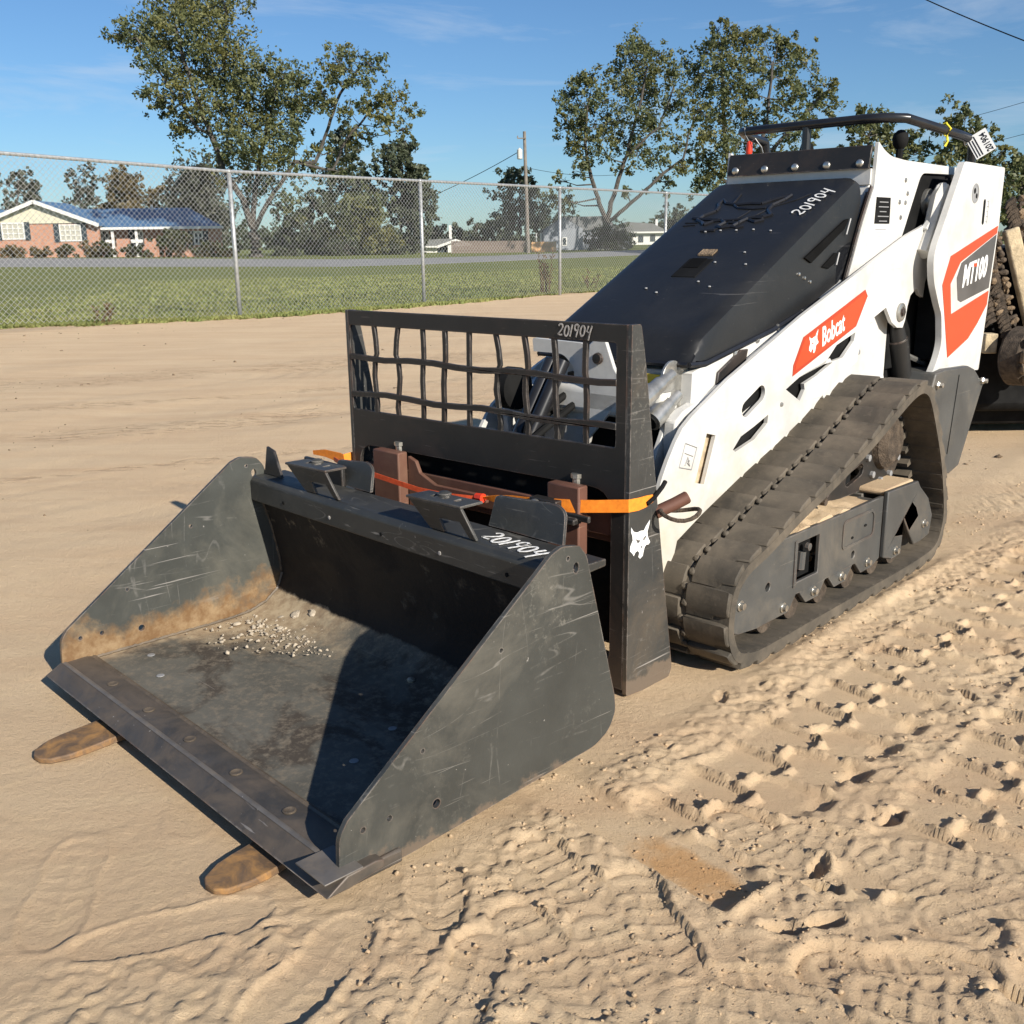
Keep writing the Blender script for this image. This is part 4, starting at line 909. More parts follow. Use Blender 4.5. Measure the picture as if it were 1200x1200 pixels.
    for k in range(11):
        a_ = 2*math.pi*k/11; mb.lathe([(-.07, .011), (-.028, .011), (-.026, .001)], c+Vector((0, math.cos(a_)*.125, math.sin(a_)*.125)), 'X', 8)
    mb.build('sprocket_pins', 'line_grey', sp, smooth=True)
    MB().lathe([(-.30, .001), (-.30, .10), (-.08, .10), (-.08, .001)] if s > 0 else [(.02, .001), (.02, .1), (.24, .1), (.24, .001)], c, 'X', 24).build('drive_motor', 'black_matte', ld, smooth=True)
    if hero:
        br = [(.93, .29), (1.02, .345), (1.15, .40), (1.20, .45), (1.24, .44), (1.30, .37), (1.43, .29)]
        MB().poly(rounded(br, .02), [stadium((1.10, .338), (1.185, .358), .019)], FX, .50, .512).build('frame_bracket', 'black_steel', ld, bevel=.002)
        MB().box(.37, .50, .98, 1.15, .30, .40).build('cross_tube', 'black_matte', ld, bevel=.01)
        MB().tube([(.56, .86, .325), (.50, .86, .325)], .011, 10).build('grease_nut', 'mud_dark', ld, smooth=True)
under(.60, 1, True); under(XC*2-.60, -1, False)
# front frame behind the fork carriage
MB().box(-.02, .29, .40, .44, .12, .70).build('front_plate', 'black_matte', ld, bevel=.004)
MB().box(-.09, .36, .32, .40, .60, .68).build('cross_member', 'white_paint', ld, bevel=.02, segs=3)
MB().box(-.09, .36, .18, .34, .14, .30).build('cross_beam', 'black_matte', ld, bevel=.01)
MB().poly([(.105, .44), (.122, .79), (.150, .812), (.178, .80), (.205, .735), (.232, .70), (.218, .64), (.130, .545)], [circ(.155, .755, .012)], FY, .32, .332).build('arm_bracket', 'white_paint', ld, bevel=.003)
MB().poly(rounded([(.003, .44), (.055, .67), (.062, .72), (.020, .758), (-.088, .758), (-.092, .796), (.100, .790), (.104, .44)], [0, .02, .03, .02, 0, .01, .02, 0]), [], FY, .335, .347).build('arm_bracket', 'white_paint', ld, bevel=.003)
MB().poly([(-.094, .48), (-.049, .69), (-.022, .686), (-.055, .48)], [], FY, .30, .31).build('arm_bracket', 'white_paint', ld, bevel=.003)
MB().lathe([(0, .001), (0, .016), (-.008, .014), (-.009, .001)], (.155, .318, .755), 'Y', 14).build('bolt', 'black_steel', ld)
for X in (-.028, .012): MB().tube([(X-.02, .14, .42), (X+.02, .32, .74)], .020, 14).tube([(X-.03, .08, .335), (X-.018, .15, .43)], .012, 10).build('tilt_cylinder', 'black_gloss', ld, smooth=True)
MB().lathe([(-.02, .001), (-.02, .06), (.02, .06), (.02, .001)], (-.135, .30, .655), 'X', 24).build('hose_guide', 'black_matte', ld, smooth=True)
for k, pts in enumerate(([(.02, .20, .30), (.00, .15, .45), (.01, .2, .58), (.04, .35, .66)], [(.07, .20, .28), (.04, .12, .40), (.05, .18, .55), (.07, .36, .64)], [(-.04, .25, .28), (-.06, .16, .42), (-.05, .22, .54), (-.02, .4, .62)])):
    MB().tube(pts, .011, 8).build('hydraulic_hose', 'black_matte', ld, smooth=True)
MB().box(.255, .31, .395, .401, .69, .715).build('yellow_label', 'yellow_sticker', ld)
# hydraulic couplers on their round bracket
cb = MB().poly(circ(.38, .705, .048, 24, .052), [], FX, .342, .350).box(.342, .350, .34, .42, .60, .68).build('coupler_bracket', 'coupler_zinc', ld, bevel=.001)
for (p, q, r) in (((.352, .37, .722), (.352, .235, .668), .021), ((.352, .395, .668), (.352, .285, .612), .023)):
    p, q = Vector(p), Vector(q); d = (q-p)
    MB().tube([p, p+d*.35, p+d*.36, p+d*.62, p+d*.63, q, q+d*.001], r, 16, rads=[r*.8, r*.8, r, r, r*1.15, r*1.15, r*.8]).build('coupler', 'coupler_zinc', ld, smooth=True, ang=50)
    MB().tube([q, q+d*.05], r*.8, 12).build('coupler_plug', 'black_matte', ld)
MB().tube([(.345, .40, .735), (.345, .50, .72)], .014, 10).lathe([(0, .019), (.03, .019), (.03, .001)], (.345, .48, .722), 'Y', 12).build('coupler', 'coupler_zinc', ld, smooth=True, ang=50)
# sand heaped on the track frame
def heap():
    nu, nv = 40, 16; V = []; F = []
    for j in range(nv):
        for i in range(nu):
            Y = .44+.72*i/(nu-1); X = .405+.188*j/(nv-1); t = math.sin(math.pi*i/(nu-1))
            z = .277+.016*t+.045*(1-j/(nv-1))*t+.012*float(vnoise(np.array([Y*22.]), np.array([X*22.]), 3)[0])*t
            V.append((X, Y, z))
    for j in range(nv-1):
        for i in range(nu-1): a = j*nu+i; F.append((a, a+nu, a+nu+1, a+1))
    V2 = [(x, y, .276) for x, y, z in V]; n = len(V); b = [i for i in range(nu)]+[j*nu+nu-1 for j in range(1, nv)]+[(nv-1)*nu+i for i in range(nu-2, -1, -1)]+[j*nu for j in range(nv-2, 0, -1)]
    F += [(b[(k+1) % len(b)], b[k], b[k]+n, b[(k+1) % len(b)]+n) for k in range(len(b))]
    me = bpy.data.meshes.new('sand_heap'); me.from_pydata(V+V2, [], F); me.update(); o = link('sand_heap', me, 'sand', None, smooth=True, ang=60)
    o.location = OM; o.rotation_euler = (0, 0, A)
    tag(o, 'sloping heap of dry sand lying on the frame inside the near rubber track', 'sand heap', kind='stuff')
heap()
o = MB().box(.455, .600, 1.185, 1.395, .286, .306).build('sand_patch', 'sand', None, bevel=.008); o.location = OM; o.rotation_euler = (0, 0, A)
tag(o, 'flat layer of sand on the frame end beside the drive sprocket', 'sand layer', kind='stuff')

# ------------------------------------------------------------------ fork carriage with its guard, mounted on the loader
fk = empty('fork_carriage', OM, A, label='black steel pallet fork carriage with a bent mesh guard and painted lot number', cat='fork carriage')
op = [(-.480, .600), (.455, .600), (.455, .836), (-.480, .836)]
lo = rounded([(-.462, .05), (.445, .05), (.445, .50), (-.462, .50)], .06, 5)
MB().box(-.455, .45, .060, .075, .10, .57).build('opening_shade_plate', 'black_matte', fk, bevel=.003)  # black sheet added behind the lower opening, standing in for the darkness there
gf_ = MB().poly([(-.4853, .015), (.4853, .015), (.4853, .877), (-.4853, .877)], [rounded(op, .008), lo], FY, 0, .010).build('guard_frame', 'black_steel', fk, bevel=.0015)
VX = [(-.380, -.381, .008), (-.280, -.290, -.010), (-.183, -.190, .004), (-.098, -.110, .004), (-.010, -.015, .0), (.082, .092, .010), (.177, .187, .008), (.270, .279, .003), (.365, .367, -.003)]
for k, (a, b, c) in enumerate(VX):
    pts = [(a, .838), (a+(b-a)*.2+c*.7, .80), (a+(b-a)*.35+c, .762), (a+(b-a)*.4, .747), (a+(b-a)*.6-c*.6, .70), (a+(b-a)*.8, .647), (b+c*.3, .62), (b, .598)]
    wd = .0070
    MB().poly([(x-wd, z) for x, z in pts[::-1]]+[(x+wd, z) for x, z in pts], [], FY, .0005+.0006*(k % 3), .0098).build('mesh_bar', 'black_steel', gf_, bevel=.0015)
for zz, w_ in ((.748, .0078), (.646, .0078)):
    xs_ = [-.482]+[v_[0]+(.04) for v_ in VX]+[.457]
    pts = [(x, zz+.004*math.sin(x*17+zz*40)) for x in xs_]
    MB().poly([(x, z-w_) for x, z in pts]+[(x, z+w_) for x, z in pts[::-1]], [], FY, -.0012, .0086).build('mesh_bar', 'black_steel', gf_, bevel=.0015)
spr = rounded([(0, .003), (.165, -.012), (.192, .012), (.130, .35), (.052, .80), (.034, .877), (0, .877)], [.008, .03, .03, .05, .05, .008, .003])
for x0, x1 in ((.4860, .4975), (-.4975, -.4860)):
    MB().poly(spr, [], FX, x0, x1).build('side_plate', 'guard_plate', fk, bevel=.002)
catlogo('cat_emblem', (.4982, -.002+.004, .338), (0, 1, -.02), (0, 0, 1), .084, .082, 'white_decal', fk, .0008)
strokes('lot_number', number('201904'), (.286, -.0012, .845), (1, 0, 0), (0, 0, 1), (0, -1, 0), .026, .0035, 'chalk_faint', fk)
MB().box(-.46, .46, .014, .030, .385, .445).box(-.46, .46, .03, .045, .365, .385).build('fork_rail', 'rust_red', fk, bevel=.003)
MB().poly([(-.235, .34), (-.235, .495), (-.205, .485), (-.19, .455), (-.13, .43), (.06, .43), (.06, .41), (-.13, .39)], [], FY, .002-.02, .0-.006).build('rail_gusset', 'rust_red', fk, bevel=.002)
for X0, X1, tip, rot in ((-.342, -.235, -.250, 0), (.295, .392, .428, 0)):
    fo = empty('fork', parent=None) if False else None
    sh = MB().box(X0, X1, -.052, -.018, .012, .508).build('fork_shank', 'rust_red', fk, bevel=.004)
    xc = (X0+X1)/2; hw = (X1-X0)/2
    tipo = []
    for t in range(9):
        pass
    tipo = [(tip-hw, -1.0), (tip-hw*.90, -1.035), (tip-hw*.55, -1.068), (tip-hw*.15, -1.078), (tip+hw*.35, -1.076), (tip+hw*.72, -1.060), (tip+hw*.95, -1.025), (tip+hw, -.99)]
    outl = [(xc-hw, -.03), (xc+hw, -.03)]+[(x, y) for x, y in tipo[::-1]]
    mb = MB(); mb.poly(outl, [], lambda a, b, t: (a, b, t if t < .01 else (.034 if b > -.6 else .034-.020*(min(1, (-b-.6)/.45)))), .002, .034)
    mb.build('fork_blade', 'fork_steel', fk, bevel=.0025)
    MB().lathe([(0, .010), (.014, .010), (.016, .014), (.026, .014), (.027, .001)], (xc-.0, .0, .50), 'Z', 8).build('fork_pin', 'bolt_zinc', fk, smooth=True)
# rusty lock pin with a ring on the right-hand side plate
pn = MB().tube([(.490, .115, .432), (.520, .150, .452), (.538, .172, .466)], .0155, 14).lathe([(0, .0155), (.004, .013), (.005, .001)], (.538, .172, .466), (Vector((.53, .66, .40)).normalized(), Vector((.78, -.62, 0)).normalized(), Vector((.3, .3, -.9)).normalized()), 14).build('lock_pin', 'rust_red', fk, smooth=True, ang=50)
ring = [(.545+.044*math.cos(R(t)), .135+.050*math.sin(R(t)), .436+.006*math.sin(R(t*2))) for t in range(0, 361, 20)]
MB().tube(ring, .0052, 8, caps=False).build('pin_ring', 'mud_dark', pn, smooth=True)

# ------------------------------------------------------------------ bucket, set down on the forks
bk = empty('loader_bucket', OBK, AB, label='scratched dark steel loader bucket strapped on top of the forks, open towards the camera', cat='bucket')
BW = 1.219
bo = [(-.207, .045), (-.203, .118), (-.186, .142), (.290, .492), (.318, .502), (.366, .494), (.386, .470), (.474, .148), (.476, .115), (.458, .080), (.415, .058), (-.06, .026), (-.19, .026)]
sp_h = [circ(0, .098, .0085, 12), circ(-.102, .112, .0055, 10), circ(-.156, .113, .0052, 10), circ(.16, .340, .0045, 8), circ(-.026, .209, .0042, 8), circ(.334, .475, .004, 8), circ(.356, .452, .0075, 10, .011)]
MB().poly(rounded(bo, [.01, .02, 0, .006, .008, .008, .008, .02, .01, .02, .03, .01, .01]), sp_h, FX, BW-.010, BW).build('side_plate', 'bucket_steel', bk, bevel=.0015)
MB().poly(rounded(bo, [.01, .02, 0, .006, .008, .008, .008, .02, .01, .02, .03, .01, .01]), sp_h, FX, 0, .010).build('side_plate', 'bucket_inner', bk, bevel=.0015)
for y_, z_ in ((-.19, .026), (.0, .0)):
    if y_: MB().box(BW+.0002, BW+.010, -.20, -.085, .026, .052).build('wear_strip', 'edge_steel', bk, bevel=.004)
# floor and curved back, one rolled sheet
sec = [(-.13, .052), (.24, .056), (.31, .062), (.36, .078), (.400, .108), (.418, .150), (.415, .20), (.395, .30), (.370, .385), (.362, .405)]
cs = MB(); th = .008
def offs(P, t):
    out = []
    for i, p in enumerate(P):
        d = (Vector(P[min(i+1, len(P)-1)])-Vector(P[max(i-1, 0)])).normalized(); out.append((p[0]+d.y*t, p[1]-d.x*t))
    return out
def floormat():
    b = NB('bucket_floor'); v = b.vec(); x, y, z = b.sep()
    c = b.mix(b.ramp(b.noise(v, 5, 7, 0.62, 0.3), 0.35, 0.68), (0.090, 0.086, 0.072), (0.140, 0.132, 0.110))
    big = b.ramp(b.noise(b.vec((2.2, 3.4, 2.2), (0, 0, .6)), 1.6, 5, 0.6, 0.8), 0.47, 0.56)
    c = b.mix(b.math('MULTIPLY', big, 0.75), c, (0.050, 0.037, 0.028))
    c = b.mix(b.ramp(b.noise(v, 45, 6, 0.75), 0.48, 0.66, 0, 0.8), c, (0.21, 0.175, 0.13))
    # sand dust gathered at the far-left corner and along the back
    e = b.math('MAXIMUM', b.math('ADD', b.ramp(x, 0.0, 0.60, 0.95, 0), b.ramp(y, -0.05, 0.30, -0.75, 0.35)), b.ramp(x, 0.0, 0.10, 0.95, 0.0))
    e = b.math('ADD', e, b.ramp(b.noise(v, 7, 7, 0.7), 0.3, 0.7, -0.35, 0.35))
    c = b.mix(b.ramp(e, 0.45, 0.95, 0, 0.95), c, b.mix(b.ramp(b.noise(v, 30, 5, 0.7), 0.4, 0.6), (0.30, 0.22, 0.14), (0.44, 0.35, 0.23)))
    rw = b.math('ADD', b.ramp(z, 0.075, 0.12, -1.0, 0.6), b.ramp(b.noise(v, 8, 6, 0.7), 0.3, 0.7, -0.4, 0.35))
    c = b.mix(b.ramp(rw, 0.1, 0.4, 0, 0.97), c, (0.014, 0.012, 0.011))  # shade put into the colour: back wall goes near black above the floor
    scr = b.ramp(b.noise(b.vec((4, 120, 4), (0, 0, .25)), 1, 3), 0.70, 0.73, 0, 0.4); c = b.mix(scr, c, (0.25, 0.22, 0.19))
    b.bump(b.noise(v, 50, 6, 0.7), 0.0012, 0.8)
    M['bucket_floor'] = b.set(c, b.ramp(big, 0, 1, 0.66, 0.78), 0.0, 0.25)
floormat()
prof = sec+offs(sec, th)[::-1]
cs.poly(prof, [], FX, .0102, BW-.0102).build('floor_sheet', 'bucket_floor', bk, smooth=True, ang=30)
rs = random.Random(31)
for X in (.0135, BW-.0135):
    P = [Vector((X, y, z+.003)) for y, z in sec]; Q = []
    for i in range(len(P)-1):
        k = max(2, int((P[i+1]-P[i]).length/.007))
        for t in range(k): Q.append(P[i].lerp(P[i+1], t/k)+Vector((0, 0, rs.uniform(-.0008, .0008))))
    MB().tube(Q, .004, 5, rads=[rs.uniform(.0032, .0056) for _ in Q]).build('weld_bead', 'weld', bk, smooth=True)
# rolled top bar
tb = [(.342, .378), (.342, .432), (.352, .446), (.455, .446), (.455, .430), (.38, .425), (.378, .378)]
MB().poly(tb, [], FX, .0102, BW-.0102).build('top_bar', 'top_steel', bk, bevel=.004)
for k in range(5): MB().lathe([(0, .0048), (-.0015, .0048), (-.002, .001)], (.18+.215*k, .342, .400), 'Y', 10).build('plug', 'chalk_faint' if k % 2 else 'black_matte', bk)
MB().box(.12, BW-.12, .440, .452, .12, .43).build('back_plate', 'black_steel', bk, bevel=.003)
# cutting edge of two bars bolted to the lip
ce = MB().poly([(-.247, .036), (-.205, .060), (-.148, .062), (-.132, .058), (-.132, .044), (-.2, .036)], [], FX, -.002, BW+.022).build('cutting_edge', 'edge_steel', bk, bevel=.002)
MB().poly([(-.2065, .0605), (-.203, .0625), (-.199, .0625), (-.196, .0615)], [], FX, .0, BW+.018).build('edge_bead', 'shim', ce)
MB().poly([(-.136, .0585), (-.130, .0610), (-.124, .0585)], [], FX, .012, BW-.012).build('weld_bead', 'weld', ce)
for k in range(5):
    MB().lathe([(0, .013), (.0015, .013), (.0022, .010), (.0004, .006), (.0004, .001)], (.222+.195*k, -.168, .0615), 'Z', 14).build('edge_bolt', 'weld', ce, smooth=True)
MB().box(1.155, 1.243, -.250, -.175, .0625, .0655).build('tip_shim', 'shim', ce, bevel=.001)
for (x_, y_) in ((1.11, -.10), (.92, .03), (.86, .17), (.72, .33), (.10, -.02), (.24, -.06)): MB().lathe([(0, .010), (.0012, .009), (.0016, .001)], (x_, y_, .0545), 'Z', 12).build('floor_plug', 'line_grey', bk)
# folded steps on the top bar and the mounting plates behind
def stepb(x0, x1):
    w_ = x1-x0
    fr = [(x0+.065*0+.078*w_/.19-.0, .447), (x0, .512), (x1, .520), (x1+.034, .447), (x1+.004, .447), (x1-.022, .487), (x0+.082, .483), (x0+.112, .447)]
    st = MB().poly([(x0+.062, .447), (x0+.0, .508), (x1, .514), (x1+.034, .447), (x1+.012, .447), (x1-.012, .481), (x0+.100, .478), (x0+.112, .447)], [], lambda a, b, t: (a, t-(b-.447)*.20, b), .352, .360).build('step', 'top_steel', bk, bevel=.002)
    slots = [rounded([(x0+.05+.040*k, .365), (x0+.062+.040*k, .363), (x0+.058+.040*k, .388), (x0+.046+.040*k, .388)], .004, 2) for k in range(3)]
    MB().poly([(x0-.003, .337), (x1+.003, .337), (x1+.001, .402), (x0, .402)], slots, lambda a, b, t: (a, b, t+.03*(a-x0)), .508, .514).build('step_tread', 'top_steel', st, bevel=.0015)
    MB().lathe([(0, .016), (.006, .016), (.010, .010), (.011, .001)], ((x0+x1)/2-.02, .388, .515), 'Z', 12).build('step_bolt', 'top_steel', st, smooth=True)
    return st
stepb(.212, .392); stepb(.720, .902)
for x0, x1, z1 in ((.245, .408, .515), (.86, 1.082, .522)):
    MB().poly(rounded([(x0, .447), (x0, z1-.01), (x1-.035, z1), (x1-.008, z1-.012), (x1+.006, .447)], [0, .01, .02, .03, 0]), [], lambda a, b, t: (a, t+(b-.447)*.35, b), .455, .463).build('mount_plate', 'top_steel', bk, bevel=.002)
MB().poly([(-.035+.05, .447), (-.040+.05, .520), (.0+.05, .512), (.055+.05, .447)], [], lambda a, b, t: (a, t+(b-.447)*.2, b), .385, .393).build('mount_fin', 'black_steel', bk, bevel=.002)
MB().box(.12, .30, .448, .460, .40, .50).build('mount_fin', 'black_steel', bk, bevel=.003)
strokes('lot_number', number('201904'), (.915, .380, .447), (.990, -.13, 0), (-.05, 1, 0), (0, 0, 1), .050, .0062, 'chalk', bk)

# loose gravel and stones on the bucket floor
def reg_gravel(n):
    X = .03+.50*rng.random(n); Y = .08+.33*rng.random(n)
    dn = np.exp(-((X-.22)/.15)**2-((Y-.31)/.085)**2)*1.1+.05
    m = (X < .12+1.25*(Y-.02)) & (rng.random(n) < dn); X = X[m]; Y = Y[m]
    z = np.where(Y < .31, .060, .060+(np.maximum(Y-.31, 0)**2)*4.5)+.002
    p = OBK.x+X*UB.x+Y*VB.x; q = OBK.y+X*UB.y+Y*VB.y
    return np.stack([p, q, z], 1)
crumbs('gravel', 4200, reg_gravel, .0007, .0078, 'stone_white', 'fine pale gravel and grit spilled in the far corner of the bucket', 'gravel')
def stone(X, Y, s, lab, seed):
    rs = random.Random(seed); bm = bmesh.new(); bmesh.ops.create_icosphere(bm, subdivisions=2, radius=1)
    for v_ in bm.verts:
        n_ = vnoise(np.array([v_.co.x*1.3+seed]), np.array([v_.co.y*1.3+v_.co.z*2.1]), seed)[0]; v_.co *= 1+.30*float(n_)
        v_.co.x *= s*rs.uniform(.98, 1.02)*1.2; v_.co.y *= s*.85; v_.co.z *= s*.62
    me = bpy.data.meshes.new('stone'); bm.to_mesh(me); bm.free()
    o = link('stone', me, 'stone_white', None, smooth=True, ang=35); z = .060 if Y < .31 else .060+(Y-.31)**2*4.5
    p = OBK+UB*X+VB*Y; o.location = (p.x, p.y, z+s*.35); o.rotation_euler = (rs.random()*.5, rs.random()*.5, rs.random()*6); tag(o, lab, 'stone', 'larger stones among the gravel in the bucket')
stone(.17, .365, .0165, 'biggest rounded pale stone at the back of the gravel in the bucket', 1)
stone(.225, .385, .0150, 'pale flat stone at the right end of the gravel, next to the bucket back', 2)
stone(.130, .340, .0100, 'small pale stone just left of the biggest stone in the bucket', 3)
stone(.19, .300, .0095, 'small pale stone in front of the biggest stone in the bucket', 4)
stone(.075, .235, .0095, 'pale stone lying by itself near the rusty left bucket plate', 5)
stone(.255, .335, .0080, 'small pale stone near the edge of the shadow in the bucket', 6)
stone(.715, .335, .0125, 'single brown stone alone in the shaded middle of the bucket back', 7)

# ratchet strap holding the bucket on
def ribbon(mb, pts, w, t=.0018):
    P = [Vector(p[:3]) for p in pts]; V = []; F = []
    for i, p in enumerate(P):
        d = (P[min(i+1, len(P)-1)]-P[max(i-1, 0)]).normalized(); tw = pts[i][3] if len(pts[i]) > 3 else 0; ww = pts[i][4] if len(pts[i]) > 4 else w
        up = Vector((0, 0, 1)); up = (up-d*up.dot(d)).normalized(); n = d.cross(up)
        a = up*math.cos(tw)+n*math.sin(tw); b = n*math.cos(tw)-up*math.sin(tw)
        for s_, u_ in ((-1, -1), (1, -1), (1, 1), (-1, 1)): V.append(p+a*s_*ww/2+b*u_*t/2)
    for i in range(len(P)-1):
        for k in range(4): a = i*4+k; b = i*4+(k+1) % 4; F.append((a, b, b+4, a+4))
    F += [(3, 2, 1, 0), tuple(range(len(V)-4, len(V)))]
    return mb.add(V, F)
sr = empty('ratchet_strap', OM, A, label='bright orange ratchet strap stretched across the guard to tie the bucket down', cat='ratchet strap')
ribbon(MB(), [(-.66, -.02, .452, 0, .012), (-.60, -.02, .457, 0, .022), (-.53, -.02, .452), (-.512, -.02, .450), (-.505, .02, .455), (-.503, .10, .470)], .030).build('webbing', 'strap_orange', sr, smooth=True)
ribbon(MB(), [(-.52, -.05, .455), (-.43, -.085, .455), (-.28, -.085, .444), (-.12, -.085, .431), (-.02, -.08, .430), (.06, -.07, .434), (.09, -.062, .437)], .0135).build('webbing', 'strap_red', sr, smooth=True)
ribbon(MB(), [(.085, -.062, .438, .9, .008), (.11, -.060, .440, .5, .012), (.14, -.060, .442, .2, .022), (.19, -.060, .445, -.1, .029), (.235, -.06, .449, .1, .028), (.27, -.06, .453, 0, .028)], .028).build('webbing', 'strap_orange', sr, smooth=True)
ribbon(MB(), [(.325, -.058, .458, .1), (.38, -.05, .462, -.12), (.43, -.03, .466, .1), (.470, -.014, .470, 0), (.4995, -.006, .4735, 0), (.501, .03, .471), (.501, .06, .472, 0, .027), (.502, .085, .475, 0, .018)], .030).build('webbing', 'strap_orange', sr, smooth=True)
MB().tube([(.503, .060, .466), (.505, .085, .476), (.507, .115, .497), (.505, .130, .507)], .0055, 8).build('hook', 'black_matte', sr, smooth=True)
rb = MB().box(.262, .345, -.078, -.048, .435, .472).box(.335, .432, -.066, -.056, .432, .448).box(.30, .40, -.080, -.050, .424, .438).build('ratchet', 'black_steel', sr, bevel=.003)
MB().lathe([(0, .015), (-.006, .015), (-.012, .010), (-.013, .001)], (.285, -.080, .456), 'Y', 16).build('ratchet_gear', 'coupler_zinc', rb, smooth=True)
MB().box(.318, .330, -.084, -.079, .452, .458).box(.318, .330, -.084, -.079, .464, .468).build('ratchet_spring', 'coupler_zinc', rb)
MB().lathe([(-.012, .001), (-.012, .010), (.012, .012), (.012, .001)], (.082, -.062, .438), 'X', 8).build('knot', 'red_plastic', sr, smooth=True)
# paper tag, ribbon and plug on the rail
tg = empty('auction_tag', OM, A, label='white paper lot tag wired to the right rear end of the hand rail', cat='tag')
T4 = [q+Vector((.050, -.045, .0)) for q in (Vector((.436, 2.0, 1.300)), Vector((.498, 2.02, 1.340)), Vector((.473, 2.03, 1.415)), Vector((.408, 2.0, 1.385)))]
c = sum(T4, Vector())/4; ua = (T4[1]-T4[0]).normalized(); va = (T4[3]-T4[0]); va = (va-ua*va.dot(ua)).normalized(); nn = ua.cross(va)
MB().poly([(-.034, -.040), (.034, -.040), (.034, .040), (-.034, .040)], [], lambda a, b, t: c+ua*a+va*b+nn*t, 0, .0008).build('paper', 'white_decal', tg)
lettering('tag_number', '201904', .028, c+ua*.026-va*.037+nn*.0012, va, -ua, 'black_gloss', tg, shear=0, sx=.80, ext=.0002, bold=.0008)
mb = MB()
for k in range(3):
    q = c+nn*.0011; mb.poly([(-.030+.009*k, -.036), (-.026+.009*k, -.036), (-.026+.009*k, .034-.01*(k % 2)), (-.030+.009*k, .034-.01*(k % 2))], [], lambda a, b, t: q+ua*a+va*b+nn*t, 0, .0003)
mb.build('tag_print', 'black_gloss', tg)
MB().tube([c+va*.045, c+va*.055+Vector((-.0, -.01, .004)), (.462, 1.975, 1.40)], .0012, 5).build('tag_wire', 'coupler_zinc', tg)
o = MB().tube([(.445, 1.80, 1.418), (.462, 1.80, 1.400), (.449, 1.80, 1.376), (.430, 1.80, 1.392), (.436, 1.80, 1.417), (.447, 1.80, 1.420)], .0035, 6).tube([(.452, 1.795, 1.378), (.458, 1.79, 1.362), (.452, 1.785, 1.345)], .0045, 6).build('plastic_ribbon', 'yellow_ribbon', None, smooth=True)
o.location = OM; o.rotation_euler = (0, 0, A); tag(o, 'yellow plastic ribbon knotted round the hand rail', 'ribbon')
rk = empty('wiring_plug', OM, A, label='red plug hanging on thin wires below the left end of the hand rail', cat='plug')
MB().lathe([(0, .008), (.015, .012), (.045, .009), (.05, .001)], (-.108, 1.49, 1.335), 'Z', 10).build('plug_body', 'red_plastic', rk, smooth=True)
MB().tube([(-.108, 1.49, 1.38), (-.125, 1.49, 1.405), (-.13, 1.49, 1.43)], .0015, 5).tube([(-.105, 1.49, 1.38), (-.08, 1.48, 1.39), (-.06, 1.49, 1.36), (-.055, 1.50, 1.33)], .0015, 5).tube([(-.11, 1.49, 1.38), (-.15, 1.49, 1.385), (-.16, 1.49, 1.365)], .0012, 5).build('plug_wire', 'galvanised', rk)

# ------------------------------------------------------------------ the machine standing behind: a muddy trencher
tn = empty('trencher', (0, 0, 0), label='mud-caked trencher with a toothed digging chain, partly hidden behind the loader', cat='trencher')
TD = 5.3
def tp(px, py, D=TD): return at(px, py, D)
b0, b1 = tp(1187, 232), tp(1222, 430)
def bar(mb, p, q, w_, d_, mi=0):
    p, q = Vector(p), Vector(q); d = (q-p).normalized(); s = d.cross(Vector((0, 1, 0))).normalized(); n = d.cross(s)
    V = [x+s*a*w_/2+n*b*d_/2 for x in (p, q) for a, b in ((-1, -1), (1, -1), (1, 1), (-1, 1))]
    return mb.add(V, [(0, 1, 2, 3), (7, 6, 5, 4), (0, 4, 5, 1), (1, 5, 6, 2), (2, 6, 7, 3), (3, 7, 4, 0)], mi)
bar(MB(), tp(1184, 268), tp(1215, 405), .075, .05).build('boom_plank', 'plank_tan', tn, bevel=.01)
bar(MB(), tp(1192, 262, TD+.04), tp(1226, 400, TD+.04), .14, .03).build('boom', 'mud_dark', tn, bevel=.01)
rs = random.Random(5)
def s_j(): return Vector((rs.uniform(-.008, .008), rs.uniform(-.02, .02), rs.uniform(-.010, .010)))
def chain(P, n):
    n = int(n*2.2)
    for k in range(n):
        t = k/(n-1)*(len(P)-1); i = min(int(t), len(P)-2); p = P[i].lerp(P[i+1], t-i); d = (P[i+1]-P[i]).normalized()
        mb = MB(); s = d.cross(Vector((0, 1, 0))).normalized(); o_ = s_j(); e_ = s*rs.uniform(.012, .026)+d*rs.uniform(-.012, .012)
        mb.tube([p-e_+o_, p-e_*.4+o_+s_j()*.6, p+e_*.4+o_, p+e_+o_], .02, 6, rads=[rs.uniform(.004, .010), rs.uniform(.010, .020), rs.uniform(.010, .022), rs.uniform(.004, .012)])
        lk = mb.build('chain_link', 'mud' if rs.random() < .5 else 'mud_dark', tn, bevel=.004)
        m2 = MB(); m2.tube([p-s*.02, p-s*.055+d*.01, p-s*.075+d*.03], .014, 5, rads=[.02, .015, .006]); m2.build('cutter_tooth', 'mud_dark', lk)
chain([tp(1166, 262), tp(1172, 310), tp(1186, 372), tp(1202, 440)], 17)
chain([tp(1194, 232), tp(1208, 300), tp(1232, 400)], 12)
chain([tp(1160, 300), tp(1163, 335), tp(1170, 372)], 6)
wc = tp(1203, 418, TD-.1)
MB().lathe([(-.08, .001), (-.08, .13), (-.06, .15), (.02, .145), (.04, .12), (.03, .10), (.045, .06), (.03, .001)], wc, (Vector((.6, -.8, 0)), Vector((.8, .6, 0)), Vector((0, 0, 1))), 32).build('drive_wheel', 'mud_dark', tn, smooth=True)
mb = MB()
